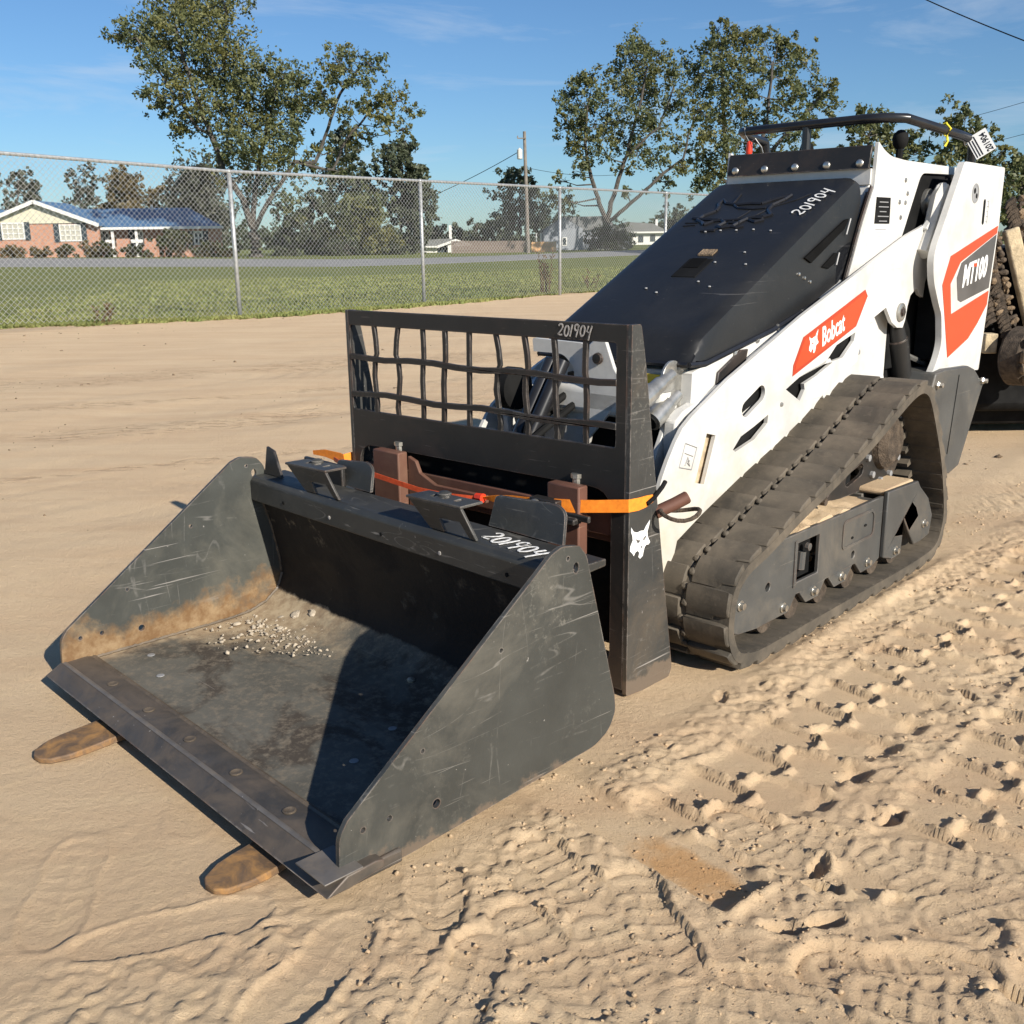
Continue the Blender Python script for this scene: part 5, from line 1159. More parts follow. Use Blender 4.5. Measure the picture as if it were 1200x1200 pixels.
for k in range(22):
    a_ = k*2*math.pi/22+rs.uniform(-.15, .15); q = wc+(Vector((.8, .6, 0))*math.cos(a_)+Vector((0, 0, 1))*math.sin(a_))*.13+Vector((.6, -.8, 0))*.06
    mb.box(q.x-.022, q.x+.022, q.y-.02, q.y+.02, q.z-.02, q.z+.018)
mb.build('mud_clumps', 'mud', tn, bevel=.01)
q = tp(1166, 385, TD+.25); mb = MB().box(q.x-.30, q.x+.9, q.y, q.y+.5, .06, q.z+.14); mb.build('housing', 'black_matte', tn, bevel=.02)
q = tp(1161, 344, TD+.2); MB().box(q.x-.06, q.x+.06, q.y-.03, q.y+.03, q.z-.12, q.z+.16).build('bracket', 'plank_tan', tn, bevel=.008)
q = tp(1157, 402, TD-.02); MB().box(q.x-.03, q.x+.035, q.y-.04, q.y+.04, q.z-.05, q.z+.05).build('fitting', 'plank_tan', tn, bevel=.006)
q = tp(1165, 360, TD+.0); MB().box(q.x-.10, q.x+.06, q.y, q.y+.1, q.z-.02, q.z+.02).build('crosspiece', 'mud_dark', tn, bevel=.006)
q = tp(1195, 470, TD+.1); MB().box(q.x-.10, q.x+1.9, 6.9, 7.6, .0, .28).build('undercarriage', 'mud_dark', tn, bevel=.03)
MB().box(1.30+1.1, 1.30+2.4, 5.4, 7.4, .15, 1.0).build('engine_body', 'black_matte', tn, bevel=.05)

# ------------------------------------------------------------------ chain-link fence
FP0 = Vector((-4.159, 16.072, 0)); FA = 0.84; FS = 3.909; FD = Vector((math.cos(FA), math.sin(FA), 0)); FHT = 2.149
fn = empty('chain_link_fence', FP0, 0, label='tall galvanised chain-link fence crossing behind the sand lot', cat='fence')
FPTS = {}
for i in range(-3, 9):
    p = FD*FS*i; z = 0.0 if i >= 0 else .10*(-i)**.9
    FPTS[i] = Vector((p.x, p.y, z))
pm = MB().tube([(0, 0, -.2), (0, 0, FHT)], .033, 10).lathe([(0, .035), (.02, .037), (.05, .02), (.055, .001)], (0, 0, FHT-.02), 'Z', 10).mesh('fence_post'); pm.materials.append(M['galvanised'])
for p_ in pm.polygons: p_.use_smooth = True
for i, p in FPTS.items():
    o = bpy.data.objects.new('post', pm); COL.objects.link(o); o.parent = fn; o.location = p
for i in range(-3, 8):
    a, b = FPTS[i], FPTS[i+1]
    MB().tube([a+Vector((0, 0, FHT)), b+Vector((0, 0, FHT))], .024, 8, caps=False).build('top_rail', 'galvanised', fn, smooth=True)
def wires():
    V = []; F = []; W = .062; nrm = Vector((FD.y, -FD.x, 0))*.03
    r = .0027
    def tri(p, q):
        n = len(V); d = (q-p).normalized(); a = d.cross(nrm).normalized()*r; b = nrm.normalized()*r
        for x in (p, q): V.extend([x+a, x-a*.5+b*.87, x-a*.5-b*.87])
        F.extend([(n, n+1, n+4, n+3), (n+1, n+2, n+5, n+4), (n+2, n, n+3, n+5)])
    for i in range(-3, 8):
        a, b = FPTS[i], FPTS[i+1]; m = int(round(FS/(W*1.0)/1.0/1.25)); st = FS/m; H = FHT-.03; sp = H/1.0
        k0 = -int(H/st)-1
        for k in range(k0, m+1):
            for sgn in (1, -1):
                x0 = k*st; x1 = x0+H; z0, z1 = .04, H+.04
                if x1 <= 0 or x0 >= FS: continue
                za = z0 if x0 >= 0 else z0+(0-x0); xa = max(0, x0); zb = z1 if x1 <= FS else z0+(FS-x0); xb = min(FS, x1)
                if sgn < 0: xa, xb = FS-xa, FS-xb
                tri(a.lerp(b, xa/FS)+Vector((0, 0, za))+nrm, a.lerp(b, xb/FS)+Vector((0, 0, zb))+nrm)
    me = bpy.data.meshes.new('wire_mesh'); me.from_pydata(V, [], F); me.update(); tag(link('wire_mesh', me, 'galv_wire', fn), kind='stuff')
wires()
def weed(px, py, D, h, n, lab, seed):
    rs = random.Random(seed); p = ground(px, py, 0); mb = MB()
    for k in range(n):
        x, y = rs.uniform(-.12, .12), rs.uniform(-.1, .1); hh = h*rs.uniform(.5, 1); lx, ly = rs.uniform(-.12, .12), rs.uniform(-.1, .1)
        mb.tube([(x, y, 0), (x+lx*.4, y+ly*.4, hh*.5), (x+lx, y+ly, hh)], .008, 4, rads=[.010, .008, .004])
        for q in range(7):
            t = rs.uniform(.4, 1); c = Vector((x+lx*t, y+ly*t, hh*t)); d = Vector((rs.uniform(-1, 1), rs.uniform(-1, 1), rs.uniform(.2, 1)))*.05; mb.add([c, c+d+Vector((.02, 0, 0)), c+d*1.6, c+d-Vector((.02, 0, 0))], [(0, 1, 2, 3)])
    o = mb.build('weed', 'weed_brown', None); o.location = p; tag(o, lab, 'weed')
weed(639, 345, 0, .95, 16, 'tall brown dead weed by the fence post nearest the loader', 3)
weed(693, 340, 0, .5, 5, 'short dry weed right of the fence post nearest the loader', 4)
weed(122, 380, 0, .28, 7, 'small dark dry weed at the foot of the fence in front of the brick house', 5)

# ------------------------------------------------------------------ trees
LR = np.random.default_rng(11)
def leaves(centres, rad, n_per, size, flat=.8):
    """centres: (k,3), rad: (k,) -> quads scattered in many little sprays inside each clump"""
    V = []; T = []
    for c, r in zip(centres, rad):
        ns = max(4, int(n_per/26)); d = LR.normal(size=(ns, 3))*r*.62; d[:, 2] *= flat
        sc = c+d; sr = r*(.14+.24*LR.random((ns, 1)))
        k = 26; p = sc[:, None, :]+LR.normal(size=(ns, k, 3))*sr[:, None, :]*.62; p = p.reshape(-1, 3); m = len(p)
        n = LR.normal(size=(m, 3)); n[:, 2] += .4; n /= np.linalg.norm(n, axis=1)[:, None]
        a = np.cross(n, LR.normal(size=(m, 3))); a /= np.linalg.norm(a, axis=1)[:, None]; b = np.cross(n, a)
        s = size*(.6+.8*LR.random((m, 1))); a *= s; b *= s*.62
        V.append(np.stack([p-a, p-b, p+a, p+b], 1).reshape(-1, 3)); T.append(np.repeat(np.clip(LR.random(m)*.7+.3*LR.random(), 0, 1), 4))
    return np.concatenate(V), np.concatenate(T)
def foliage(name, V, T, mat, parent):
    me = npmesh(name, V, np.arange(len(V)).reshape(-1, 4)); me.materials.append(M[mat])
    at_ = me.attributes.new('tint', 'FLOAT', 'POINT'); at_.data.foreach_set('value', T.astype(np.float32))
    o = bpy.data.objects.new(name, me); COL.objects.link(o); o.parent = parent; return o
def tree(name, lab, D, base, limbs, clumps, mat, tr=.45, dens=760, leaf=.15, group=None, depth=1.0, seed=1, cat='tree'):
    rs = random.Random(seed); k = D/FPX
    root = at(base[0], base[1], D); e = empty(name, root, label=lab, cat=cat, group=group)
    wd = MB(); pts = []
    for li, (r0, r1, path) in enumerate(limbs):
        oy = rs.uniform(-1.5, 1.5) if li else 0
        P = [at(px, py, D+(oy*j/max(1, len(path)-1)))-root for j, (px, py) in enumerate(path)]
        Q = []
        for j in range(len(P)-1):
            for t in range(4): Q.append(P[j].lerp(P[j+1], t/4)+Vector((rs.uniform(-1, 1), rs.uniform(-1, 1), rs.uniform(-1, 1)))*k*1.0*(0 if (j == 0 and t == 0) else 1))
        Q.append(P[-1]); n = len(Q)
        wd.tube(Q, r0, 7, rads=[(r0+(r1-r0)*j/(n-1))*(.72 if li else .9) for j in range(n)]); pts += [(q, r0+(r1-r0)*j/(n-1)) for j, q in enumerate(Q) if j > 2 or li]
    C_ = []; Rr = []
    for (px, py, r) in clumps:
        dy = rs.uniform(-1, 1)*depth*D*.035
        c = at(px, py, D+dy)-root; rw = r*k*1.02; C_.append(c); Rr.append(rw)
        q, rr = min(pts, key=lambda w_: (w_[0]-c).length+max(0, w_[0].z-c.z)*1.5) if pts else (Vector((0, 0, 0)), tr)
        mid = q.lerp(c, .55)+Vector((0, 0, -.08*(c-q).length)); wd.tube([q, mid, c], .1, 5, rads=[max(.035, rr*.32), max(.028, rr*.2), .02])
        for s_ in range(5):
            d = Vector((rs.gauss(0, 1), rs.gauss(0, 1), rs.gauss(0, .8))).normalized()*rw*.85; wd.tube([c.lerp(mid, .3), c+d*.5, c+d], .03, 4, rads=[.04, .025, .012], caps=False)
    wd.build('trunk', 'bark', e, smooth=True)
    area = np.array([r/18 for _, _, r in clumps])
    V = []; T = []
    for c, rw, ar in zip(C_, Rr, area):
        v_, t_ = leaves(np.array([c]), [rw], dens*ar*ar, leaf); V.append(v_); T.append(t_)
    foliage('crown', np.concatenate(V), np.concatenate(T), mat, e)
    return e
tree('oak_tree', 'big sprawling oak with a leaning left limb, right of the brick house', 78, (301, 302),
     [(.62, .42, [(301, 303), (299, 285), (297, 268)]), (.36, .16, [(297, 268), (285, 235), (262, 200), (248, 160), (232, 120), (215, 70), (205, 30)]), (.30, .12, [(297, 265), (298, 225), (306, 180), (318, 130), (325, 95)]),
      (.26, .12, [(299, 268), (318, 230), (335, 205), (345, 190), (370, 190), (385, 150), (398, 110), (425, 75)]), (.16, .08, [(345, 190), (390, 200), (405, 165), (440, 125), (470, 118)]), (.16, .07, [(248, 160), (232, 150), (200, 105), (160, 45)]), (.14, .06, [(232, 120), (262, 80), (268, 40), (262, 0)])],
     [(140, 40, 12), (158, 38, 18), (178, 50, 18), (185, 25, 18), (205, 10, 22), (205, 42, 24), (235, 8, 26), (238, 42, 28), (265, 12, 20), (262, 62, 26), (182, 72, 16), (205, 82, 22), (170, 108, 13), (185, 118, 12), (222, 110, 22), (252, 92, 24), (196, 128, 12), (212, 150, 13), (235, 142, 20), (262, 128, 22), (285, 82, 22), (288, 108, 20),
      (308, 78, 16), (330, 92, 20), (350, 100, 17), (312, 118, 22), (342, 128, 18), (365, 120, 14), (290, 145, 22), (320, 158, 24), (300, 185, 22), (275, 170, 18), (262, 190, 13), (345, 160, 15), (330, 185, 15), (285, 205, 16), (312, 215, 16), (335, 235, 13), (290, 235, 14), (262, 210, 10), (392, 70, 13), (410, 68, 14), (430, 72, 15), (395, 95, 14), (418, 95, 14), (388, 125, 13), (375, 105, 10),
      (452, 115, 13), (470, 112, 12), (480, 130, 10), (430, 125, 14), (455, 140, 15), (475, 150, 9), (410, 130, 10), (385, 178, 14), (360, 182, 12), (402, 200, 12), (372, 200, 10), (425, 160, 12), (348, 205, 9)], 'oak_leaf', leaf=.118, dens=760, seed=2)
tree('oak_tree', 'tall spreading oak standing over a round bush in front of the grey house', 106, (713, 288),
     [(.62, .42, [(713, 290), (711, 270), (710, 256)]), (.34, .14, [(710, 258), (698, 225), (688, 190), (685, 150), (692, 110)]), (.36, .14, [(711, 258), (722, 220), (735, 180), (748, 130), (758, 80)]), (.30, .12, [(712, 260), (740, 238), (770, 210), (800, 185), (815, 130)]), (.2, .1, [(735, 180), (772, 150), (790, 100)])],
     [(665, 108, 10), (678, 98, 13), (694, 92, 14), (668, 128, 12), (685, 125, 15), (705, 118, 15), (664, 150, 10), (680, 150, 14), (700, 148, 16), (672, 172, 13), (690, 175, 14), (708, 178, 14), (680, 200, 11), (722, 140, 15), (735, 58, 13), (755, 52, 14), (740, 80, 18), (762, 78, 16), (728, 98, 15), (748, 108, 18), (772, 62, 10), (730, 165, 14), (750, 138, 17), (770, 108, 17), (785, 85, 14), (790, 125, 14),
      (770, 150, 16), (748, 178, 15), (770, 185, 14), (790, 165, 13), (800, 195, 12), (782, 212, 12), (730, 200, 10), (655, 135, 7), (805, 105, 11), (660, 212, 9), (650, 232, 11), (668, 236, 9), (735, 225, 8)], 'oak_leaf', leaf=.15, dens=880, seed=4)
tree('oak_tree', 'broad oak whose trunk is hidden behind the black loader hood', 84, (862, 292),
     [(.55, .40, [(862, 294), (862, 255)]), (.36, .14, [(862, 255), (855, 200), (848, 140), (845, 70)]), (.30, .12, [(862, 250), (888, 190), (900, 130), (905, 75)]), (.24, .1, [(888, 190), (925, 155), (955, 120), (972, 105)]), (.2, .1, [(858, 220), (832, 195), (822, 170)])],
     [(840, 32, 10), (846, 48, 13), (862, 45, 12), (828, 62, 14), (850, 72, 16), (875, 48, 13), (893, 42, 12), (912, 50, 13), (922, 62, 14), (940, 70, 13), (880, 75, 15), (905, 82, 15), (815, 85, 12), (832, 100, 17), (858, 102, 17), (882, 105, 15), (818, 128, 14), (842, 135, 17), (868, 135, 15), (925, 92, 12), (935, 112, 13), (955, 105, 14), (975, 100, 9), (968, 122, 13), (915, 122, 13), (895, 140, 14), (945, 138, 14),
      (975, 138, 9), (920, 155, 14), (952, 160, 10), (825, 160, 14), (850, 165, 17), (878, 168, 15), (900, 180, 13), (835, 195, 16), (860, 200, 16), (820, 215, 13), (845, 225, 12), (885, 205, 14), (930, 185, 12), (815, 185, 11)], 'oak_leaf', leaf=.125, dens=920, seed=6)
def auto(name, lab, D, base, top, hw, mat, n=16, dens=420, leaf=.2, seed=1, group=None, trk=.2, low=.25, rmul=1.0, cat='tree'):
    rs = random.Random(seed); bx, by = base; h = by-top; cl = []
    for k in range(n):
        t = low+(1-low)*(k+.5)/n; wv = math.sin(math.pi*min(1, (t-low*.6)/(1.0-low*.6)))**.6
        x = bx+rs.uniform(-1, 1)*hw*.75*wv; y = by-h*t*.93; cl.append((x, y, (hw*.50*(.7+.5*rs.random()))*rmul))
    return tree(name, lab, D, base, [(trk, trk*.4, [(bx, by), (bx+rs.uniform(-2, 2), by-h*.45), (bx+rs.uniform(-3, 3), by-h*.85)])], cl, mat, dens=dens, leaf=leaf, group=group, seed=seed, tr=trk, cat=cat)
auto('tree', 'dark round-topped tree behind the left end of the blue roof', 120, (20, 292), 197, 25, 'grey_leaf', 14, seed=21, leaf=.24)
auto('tree', 'thin greyish tree behind the blue roof, right of the gable', 125, (92, 292), 194, 24, 'grey_leaf', 13, seed=22, leaf=.24, dens=300)
auto('tree', 'brownish autumn tree behind the middle of the blue roof', 125, (143, 292), 203, 30, 'autumn_leaf', 20, seed=23, leaf=.24)
auto('tree', 'small pointed yellowish tree behind the blue roof', 125, (183, 292), 214, 13, 'autumn_leaf', 10, seed=24, leaf=.24)
auto('tree', 'large grey-green tree behind the right end of the blue roof', 120, (237, 294), 196, 36, 'grey_leaf', 24, seed=25, leaf=.24)
auto('tree', 'low dark tree right of the brick house', 100, (332, 297), 245, 20, 'dark_leaf', 12, seed=26, low=.1)
# pines
def pine(lab, D, base, top, hw, seed, low=.35, n=22, mat='dark_leaf', dens=640):
    rs = random.Random(seed); bx, by = base; h = by-top; cl = []
    for k in range(n):
        t = low+(1-low)*(k+.5)/n; wv = (1-(t-low)/(1-low))**.6*.8+.22; s = 1 if k % 2 else -1
        cl.append((bx+s*rs.uniform(.25, .85)*hw*wv, by-h*t, hw*.42*(.6+.6*rs.random())*(.6+.5*wv)))
    cl.append((bx, top+5, hw*.25))
    return tree('pine_tree', lab, D, base, [(.25, .08, [(bx, by), (bx+1, by-h*.5), (bx, top+4)])], cl, mat, dens=dens, leaf=.2, seed=seed, cat='pine tree')
pine('tall pine with the lacy top, tallest right of the big oak', 105, (470, 296), 166, 30, 31)
pine('tall pine left of the lacy-topped one, half behind the oak limb', 108, (405, 297), 150, 30, 32)
pine('slim pine just right of the lacy-topped one', 112, (492, 296), 196, 20, 33)
pine('pine close behind the utility pole', 125, (609, 294), 200, 30, 34, low=.3)
auto('tree', 'dense dark evergreen at the left of the pine group', 98, (365, 299), 228, 26, 'dark_leaf', 20, seed=35, low=.05)
auto('tree', 'yellow-green tree low in front of the pines', 95, (428, 299), 232, 32, 'oak_leaf', 24, seed=36, low=.05)
auto('tree', 'dark evergreen at the right of the pine group', 100, (482, 297), 250, 20, 'dark_leaf', 14, seed=37, low=.05)
auto('tree', 'small tree above the carport roof', 130, (508, 292), 262, 14, 'dark_leaf', 10, seed=38, low=.1)
for k, (x, tpy, hw_, lb_) in enumerate(((535, 264, 14, 'first small tree right of the carport, behind the board fence'), (557, 258, 15, 'second small tree behind the board fence'), (578, 255, 15, 'third small tree behind the board fence'), (598, 250, 15, 'dark tree left of the utility pole behind the board fence'), (637, 250, 16, 'dark tree right of the utility pole above the new boards'), (663, 232, 17, 'thin tree behind the grey house gable'))):
    auto('tree', lb_, 140, (x, 292), tpy, hw_, 'dark_leaf', 11, seed=40+k, low=.05, group='small trees behind the board fence', dens=360, leaf=.24)
auto('tree', 'far tree line right of the white trimmed house', 170, (792, 288), 246, 22, 'dark_leaf', 12, seed=50, low=.05, leaf=.3)
auto('tree', 'low far tree beside the hood edge', 170, (815, 288), 250, 18, 'dark_leaf', 12, seed=51, low=.05, leaf=.3)
# trees above the hand rail
tree('tree', 'small leafy tree seen through the hand rail, behind the control knob', 105, (1015, 292), [(.3, .1, [(1015, 292), (1013, 220), (1018, 160)])],
     [(1012, 133, 11), (1026, 138, 12), (1002, 146, 12), (1020, 155, 14), (1040, 150, 12), (1003, 168, 11), (1038, 172, 13), (1060, 170, 12), (1076, 178, 12), (1056, 190, 13), (1085, 196, 12), (1030, 195, 13), (1005, 195, 12), (1072, 160, 9)], 'oak_leaf', seed=60, leaf=.2)
tree('tree', 'leafy tree behind the paper tag, right of the loader top', 105, (1130, 292), [(.35, .1, [(1130, 292), (1135, 220), (1128, 160)])],
     [(1118, 138, 12), (1132, 135, 10), (1110, 152, 12), (1128, 155, 14), (1146, 150, 11), (1118, 175, 13), (1140, 175, 14), (1158, 165, 11), (1108, 190, 11), (1155, 190, 13), (1170, 182, 11), (1178, 200, 12), (1150, 210, 13), (1168, 220, 13), (1130, 205, 13)], 'oak_leaf', seed=61, leaf=.2)
tree('tree', 'leafy tree at the right edge behind the trencher', 100, (1200, 292), [(.35, .1, [(1200, 292), (1198, 230), (1200, 190)])],
     [(1190, 188, 11), (1200, 200, 12), (1182, 215, 11), (1195, 225, 14), (1210, 180, 13), (1215, 215, 14), (1180, 240, 12), (1200, 250, 14), (1185, 262, 12), (1210, 270, 14)], 'oak_leaf', seed=62, leaf=.2)
# bushes
def bush(lab, px, py, w_, h_, D, mat='hedge_leaf', seed=1, n=10, group='bushes in front of the brick house', dens=420, name='bush', cat='bush'):
    rs = random.Random(seed); cl = [(px+rs.uniform(-.7, .7)*w_/2, py-h_*(.2+.6*rs.random()), h_*.34) for _ in range(n)]
    return tree(name, lab, D, (px, py), [(.06, .03, [(px, py), (px, py-h_*.5)])], cl, mat, dens=dens, leaf=.12, seed=seed, group=group, depth=.25, cat=cat)
bl_ = [('long reddish hedge under the left window', 14, 303, 36, 16, 12), ('reddish bush between the two gable windows', 50, 303, 28, 12, 10), ('round dark bush under the right gable window', 76, 303, 18, 18, 8), ('tall brown bush at the corner of the gable wall', 107, 302, 16, 19, 8),
       ('green bush at the left end of the porch', 122, 302, 16, 18, 8), ('green bush before the porch pier', 156, 302, 20, 15, 9), ('yellowish low shrub by the porch steps', 175, 302, 14, 8, 6), ('large dark bush before the right window', 208, 302, 36, 30, 16), ('green bush at the right end of the brick house', 243, 302, 30, 20, 12), ('low green bush just past the house corner', 268, 301, 18, 14, 8)]
for k, (lb_, px, py, w_, h_, n) in enumerate(bl_): bush(lb_, px, py, w_, h_, 80, 'hedge_leaf' if k not in (0, 1, 3) else 'autumn_leaf', 70+k, n)
bush('big round dark bush under the oak in front of the grey house', 712, 294, 62, 30, 102, 'dark_leaf', 90, 26, None, 500)
bush('low bush left of the carport', 462, 300, 40, 14, 92, 'dark_leaf', 91, 12, None)
bush('low scrub at the left foot of the pines', 395, 302, 70, 20, 88, 'dark_leaf', 92, 22, None)
bush('bush under the big oak beside its trunk', 335, 301, 40, 16, 86, 'dark_leaf', 93, 14, None)

# the wood far behind everything
cs_ = []; rr_ = []
rs = random.Random(77)
for k in range(230):
    px = -150+k*(1650/230)+rs.uniform(-4, 4); D = 300+rs.uniform(-25, 40); top_ = 268+6*math.sin(px*.013)+rs.uniform(-5, 4)
    q = at(px, (290+top_)/2+3, D); hh = at(px, top_, D).z-at(px, 292, D).z; cs_.append((q.x, q.y, q.z)); rr_.append(max(1.5, hh*.40))
v_, t_ = leaves(np.array(cs_), rr_, 320, .55, .9)
o = foliage('distant_wood', v_, t_, 'dark_leaf', None); tag(o, 'low far-off wood along the horizon behind the houses', 'wood', kind='stuff')
# ------------------------------------------------------------------ houses
def ppt(D, z0, px): return at(px, 300, D).x
def house_box(mb, D, px0, px1, py0, py1, dep, mi=0):
    a = at(px0, py1, D); b = at(px1, py0, D); mb.box(a.x, b.x, D, D+dep, min(at(px0, py1, D).z, at(px1, py1, D).z), (at(px0, py0, D).z+at(px1, py0, D).z)/2, mi); return mb
HD = 84
def hx(px, D=HD): return at(px, 285, D).x
zb = at(120, 301, HD).z; 
def hzv(py, px=120, D=HD): return at(px, py, D).z
ze = hzv(266)
hs = empty('brick_house', (hx(120), HD, zb), label='low red brick house with a blue roof and cream gable across the road', cat='house')
def loc(mb): mb.v = [(x-hx(120), y-HD, z-zb) for x, y, z in mb.v]; return mb
xl, xg, xr = hx(-70), hx(117), hx(252)
loc(MB().poly([(xl, zb-.4), (xg, zb-.4), (xg, hzv(262)), (xl, hzv(262))], [], FY, HD, HD+.3)).build('wall', 'house_brick', hs)
loc(MB().poly([(xl, HD+2.2), (xr, HD+2.2), (xr-2.2, HD+8.9), (xl, HD+8.9)], [], lambda a, b, t: (a, b, t), zb-.4, ze+.05)).build('wall', 'house_brick', hs)
loc(MB().box(hx(186), xr, HD+1.2, HD+2.2, zb-.4, ze-.02)).build('wall', 'house_brick', hs)
apx = hx(48); apz = hzv(235, 48)
xe0, xe1 = hx(-24), hx(121)
zg = hzv(262, 47)
loc(MB().poly([(xe0+.5, zg), (xe1-.5, zg), (apx, apz-.25)], [], FY, HD-.05, HD+.2)).build('gable', 'cream_siding', hs)
rfm = loc(MB().add([(xe0, HD-.5, zg-.1), (apx, HD-.5, apz), (xe1, HD-.5, zg-.1), (xe0, HD+6, zg-.1), (apx, HD+6, apz), (xe1, HD+6, zg-.1), (xe0, HD-.5, zg-.25), (apx, HD-.5, apz-.15), (xe1, HD-.5, zg-.25), (xe0, HD+6, zg-.25), (apx, HD+6, apz-.15), (xe1, HD+6, zg-.25)],
               [(0, 1, 4, 3), (1, 2, 5, 4), (6, 9, 10, 7), (7, 10, 11, 8), (0, 6, 7, 1), (1, 7, 8, 2), (0, 3, 9, 6), (2, 8, 11, 5)])).build('roof', 'roof_blue', hs)
for (xa, za, xb_, zb_) in ((xe0, zg-.17, apx, apz-.07), (apx, apz-.07, xe1, zg-.17)):
    mb = MB(); d = Vector((xb_-xa, 0, zb_-za)).normalized(); n = Vector((-d.z, 0, d.x))*.17
    P = [Vector((xa, HD-.56, za)), Vector((xb_, HD-.56, zb_))]
    mb.add([P[0]-n, P[1]-n, P[1]+n*.7, P[0]+n*.7]+[q+Vector((0, .05, 0)) for q in (P[0]-n, P[1]-n, P[1]+n*.7, P[0]+n*.7)], [(0, 1, 2, 3), (7, 6, 5, 4), (0, 4, 5, 1), (2, 6, 7, 3)]); loc(mb).build('barge_board', 'trim_white', hs)
# long wing roof, hipped at the right end
rz0 = hzv(266, 190); rz1 = at(190, 243.5, HD+4.5).z; X1 = hx(262); X0 = hx(-70)
loc(MB().add([(X0, HD+.3, rz0), (X1, HD+.3, rz0), (X1-2.6, HD+9.5, rz0), (X0, HD+9.5, rz0), (X0, HD+4.8, rz1), (hx(224, HD+4.8), HD+4.8, rz1)], [(0, 1, 5, 4), (1, 2, 5), (2, 3, 4, 5), (3, 0, 4), (3, 2, 1, 0)])).build('roof', 'roof_blue', hs)
loc(MB().box(xe1-.2, X1, HD+.22, HD+.29, rz0-.16, rz0+.03)).build('fascia', 'trim_white', hs)
loc(MB().box(hx(158.7), hx(160.7), HD+4.4, HD+4.6, rz1-.3, rz1+.25)).build('vent_pipe', 'trim_white', hs)
def window(px0, px1, py0, py1, D, cols=2, rows=2, shut=True, pane='blind_cream', y0=None):
    y = (HD if y0 is None else y0); x0, x1, z0, z1 = hx(px0, y), hx(px1, y), hzv(py1, px0, y), hzv(py0, px0, y)
    wf = loc(MB().poly([(x0, z0), (x1, z0), (x1, z1), (x0, z1)], [[(x0+.07+(x1-x0-.14)*i/cols+.03, z0+.07+(z1-z0-.14)*j/rows+.03), (x0+.07+(x1-x0-.14)*(i+1)/cols-.03, z0+.07+(z1-z0-.14)*j/rows+.03), (x0+.07+(x1-x0-.14)*(i+1)/cols-.03, z0+.07+(z1-z0-.14)*(j+1)/rows-.03), (x0+.07+(x1-x0-.14)*i/cols+.03, z0+.07+(z1-z0-.14)*(j+1)/rows-.03)] for i in range(cols) for j in range(rows)], FY, y-.08, y+.0)).build('window', 'trim_white', hs)
    loc(MB().box(x0+.03, x1-.03, y-.035, y-.01, z0+.03, z1-.03)).build('pane', pane, wf)
    if shut:
        for a, b in ((x0-.42, x0-.03), (x1+.03, x1+.42)): loc(MB().box(a, b, y-.09, y-.01, z0-.05, z1+.03)).build('shutter', 'shutter_dark', hs)
window(4, 31, 261, 281, HD, 4, 3); window(71.5, 97, 263, 283, HD, 4, 3)
window(228, 238.5, 271, 287, HD, 2, 2, True, 'window_glass', HD+1.2); window(202, 212, 271, 287, HD, 2, 2, True, 'window_glass', HD+1.2)
window(120, 129, 270, 288, HD, 2, 2, False, 'window_glass', HD+2.2); window(161, 169, 270, 287, HD, 2, 2, False, 'window_glass', HD+2.2)
for px in (130, 158): loc(MB().box(hx(px)-.09, hx(px)+.09, HD+.45, HD+.63, zb-.2, rz0-.1)).build('porch_post', 'trim_white', hs)
loc(MB().box(hx(134), hx(149), HD+.45, HD+.8, zb-.4, hzv(280))).build('porch_wall', 'house_brick', hs)
loc(MB().box(hx(167), hx(180), HD+.45, HD+.8, zb-.4, hzv(280))).build('porch_wall', 'house_brick', hs)
for a, b in ((121, 129), (151, 165)): loc(MB().box(hx(a), hx(b), HD+.5, HD+.55, hzv(285), hzv(281))).build('porch_rail', 'trim_white', hs)
loc(MB().box(hx(140), hx(148), HD+2.12, HD+2.19, zb, hzv(268))).build('door', 'shutter_dark', hs)

def simple_house(name, lab, D, base, parts):
    o0 = at(base[0], base[1], D); e = empty(name, o0, label=lab, cat='house')
    for nm, mat, fnm in parts:
        mb = fnm(); mb.v = [tuple(Vector(q)-o0) for q in mb.v]; mb.build(nm, mat, e)
    return e
def gx_(px, py, D): return at(px, py, D)
def slab(D, px0, px1, py0, py1, dep):
    def f():
        a = at(px0, py1, D); b = at(px1, py0, D); return MB().box(a.x, b.x, D, D+dep, a.z, b.z)
    return f
def gabl(D, pts, dep):
    def f(): return MB().poly([(at(x, y, D).x, at(x, y, D).z) for x, y in pts], [], FY, D, D+dep)
    return f
D2 = 112
simple_house('carport', 'small white trimmed carport building with a low grey roof', D2, (512, 299), [
    ('wall', 'trim_white', slab(D2, 481, 512, 287, 299, 5)), ('roof', 'roof_grey', gabl(D2-.5, [(474, 289), (513, 289), (534, 281), (526, 279.5), (480, 282)], 6)),
    ('barge_board', 'trim_white', gabl(D2-.62, [(512, 291), (512, 288), (534, 280), (552, 286), (552, 288.5), (534, 283)], .1)), ('fascia', 'trim_white', slab(D2-.6, 474, 513, 288.3, 290.5, .08)),
    ('opening', 'shutter_dark', slab(D2+.3, 513, 525, 289, 299, .2)), ('post', 'trim_white', slab(D2-.3, 525, 530, 285, 299, .5)), ('soffit', 'trim_white', gabl(D2+.4, [(530, 289), (534, 284), (549, 288)], 3)), ('chimney', 'trim_white', slab(D2+3, 526.5, 529, 264, 283, .3))])
D3 = 118
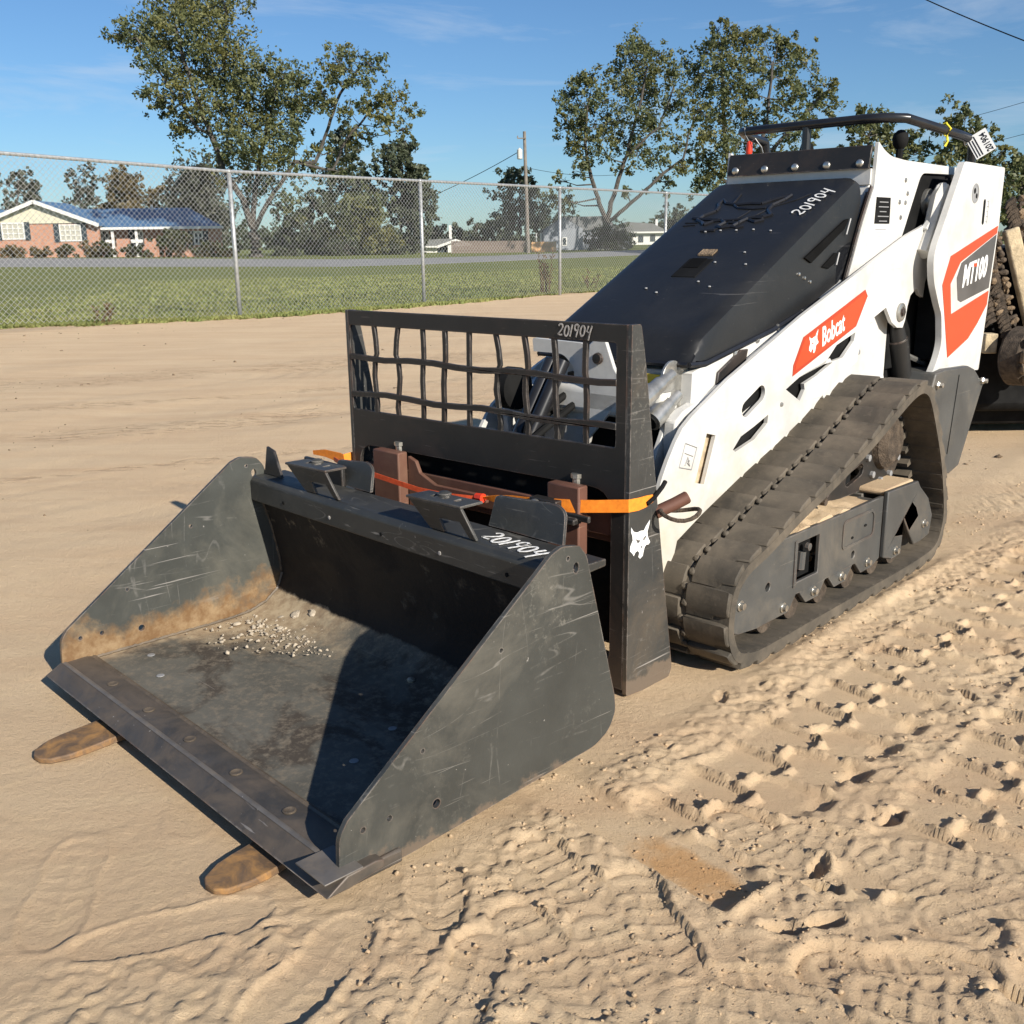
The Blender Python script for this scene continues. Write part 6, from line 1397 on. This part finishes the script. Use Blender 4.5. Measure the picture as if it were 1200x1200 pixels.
simple_house('grey_house', 'grey gabled house with a white trimmed wing, behind the round bush', D3, (680, 293), [
    ('wall', 'siding_grey', gabl(D3, [(637, 294), (637, 270), (660, 255), (683, 268), (683, 294)], 9)),
    ('roof', 'roof_grey', gabl(D3+.5, [(659, 254.3), (712, 253), (722, 268), (684, 270)], .2)),
    ('roof_side', 'roof_grey', gabl(D3+.3, [(634, 271), (636, 272.5), (660, 256.5), (684, 270.5), (686, 269), (660, 254)], 8)),
    ('wall', 'siding_grey', slab(D3+.8, 683, 740, 269, 294, 7)),
    ('window', 'trim_white', slab(D3-.06, 658.5, 664.5, 278, 288, .05)), ('pane', 'window_glass', slab(D3-.09, 659.5, 663.5, 279, 287, .03)),
    ('porch_post', 'trim_white', slab(D3-1.5, 628, 629.3, 273, 293, .15)), ('porch_post', 'trim_white', slab(D3-1.5, 633, 634.5, 273, 293, .15)),
    ('wing_roof', 'roof_grey', gabl(D3-.5, [(722, 266), (735, 260), (765, 262), (782, 270), (782, 272), (722, 272)], 6)),
    ('wing_wall', 'trim_white', slab(D3, 741, 780, 272, 287, 5)), ('wing_fascia', 'trim_white', slab(D3-.55, 737, 783, 271, 273.5, .05)),
    ('wing_window', 'shutter_dark', slab(D3-.05, 748, 754, 276, 284, .04)), ('wing_window', 'shutter_dark', slab(D3-.05, 762, 768, 275, 283, .04)), ('chimney', 'trim_white', slab(D3+2, 768, 771, 257, 268, .4))])
# board fence by the road and the fresh boards
bf = empty('board_fence', at(590, 297, 100), label='weathered brown board fence along the far side of the road', cat='fence'); o0 = at(590, 297, 100)
n_ = 64; x0, x1 = at(529, 297, 100).x, at(622, 297, 100).x; bm_ = MB().box(0, (x1-x0)/n_*.9, 0, .03, 0, 1.2).mesh('board'); bm_.materials.append(M['fence_wood'])
for k in range(n_):
    o = bpy.data.objects.new('board', bm_); COL.objects.link(o); o.parent = bf; x = x0+(x1-x0)*k/n_; z = at(529+93*k/n_, 298, 100).z
    o.location = (x-o0.x, 0, z-o0.z); o.scale = (1, 1, 1.0+.05*random.random())
bq = empty('fence_panel', at(637, 295, 99), label='short run of fresh orange-tan boards beside the utility pole', cat='fence panel'); o0 = at(637, 295, 99)
x0, x1 = at(623, 295, 99).x, at(652, 295, 99).x; bm_ = MB().box(0, (x1-x0)/18*.93, 0, .03, 0, .95).mesh('board'); bm_.materials.append(M['new_wood'])
for k in range(18):
    o = bpy.data.objects.new('board', bm_); COL.objects.link(o); o.parent = bq; o.location = (x0+(x1-x0)*k/18-o0.x, 0, at(637, 295.5, 99).z-o0.z)
# utility pole and wires
pb = at(619, 297, 90); pt = at(614.5, 154, 90)
up_ = empty('utility_pole', pb, label='wooden utility pole with a grey transformer can', cat='utility pole')
MB().tube([(0, 0, -.3), pt-pb], .16, 10, rads=[.19, .13]).build('pole', 'pole_wood', up_, smooth=True)
tc_ = at(609, 180, 89.7)-pb; MB().lathe([(0, .15), (.05, .22), (.75, .22), (.82, .12), (.9, .03)], tc_-Vector((0, 0, .45)), 'Z', 14).build('transformer', 'white_low', up_, smooth=True)
q = at(612, 162, 89.8)-pb; MB().box(q.x-.4, q.x+.3, q.y-.05, q.y+.05, q.z-.04, q.z+.04).lathe([(0, .06), (.2, .04), (.21, .01)], (q.x-.38, q.y, q.z), 'Z', 8).build('cutout_arm', 'pole_wood', up_)
def wire(lab, p, q, sag, r=.02):
    P = [p.lerp(q, t/24)-Vector((0, 0, sag*4*(t/24)*(1-t/24))) for t in range(25)]
    o = MB().tube([x-p for x in P], r, 4, caps=False).build('power_line', 'black_matte', None); o.location = p; tag(o, lab, 'power line')
wire('service wire running down left from the utility pole transformer', at(606, 179, 90), at(380, 262, 130), 1.2, .03)
wire('power line across the upper right corner of the sky', at(1060, -12, 60), at(1260, 70, 48), .1, .028)
wire('faint upper wire in the sky at the right edge', at(1000, 168, 100), at(1300, 88, 80), .4, .018)
wire('faint lower wire in the sky at the right edge', at(1040, 190, 100), at(1300, 128, 80), .4, .018)
wire('thin line running right from the utility pole towards the oak', at(615, 196, 90), at(720, 205, 110), .3, .018)
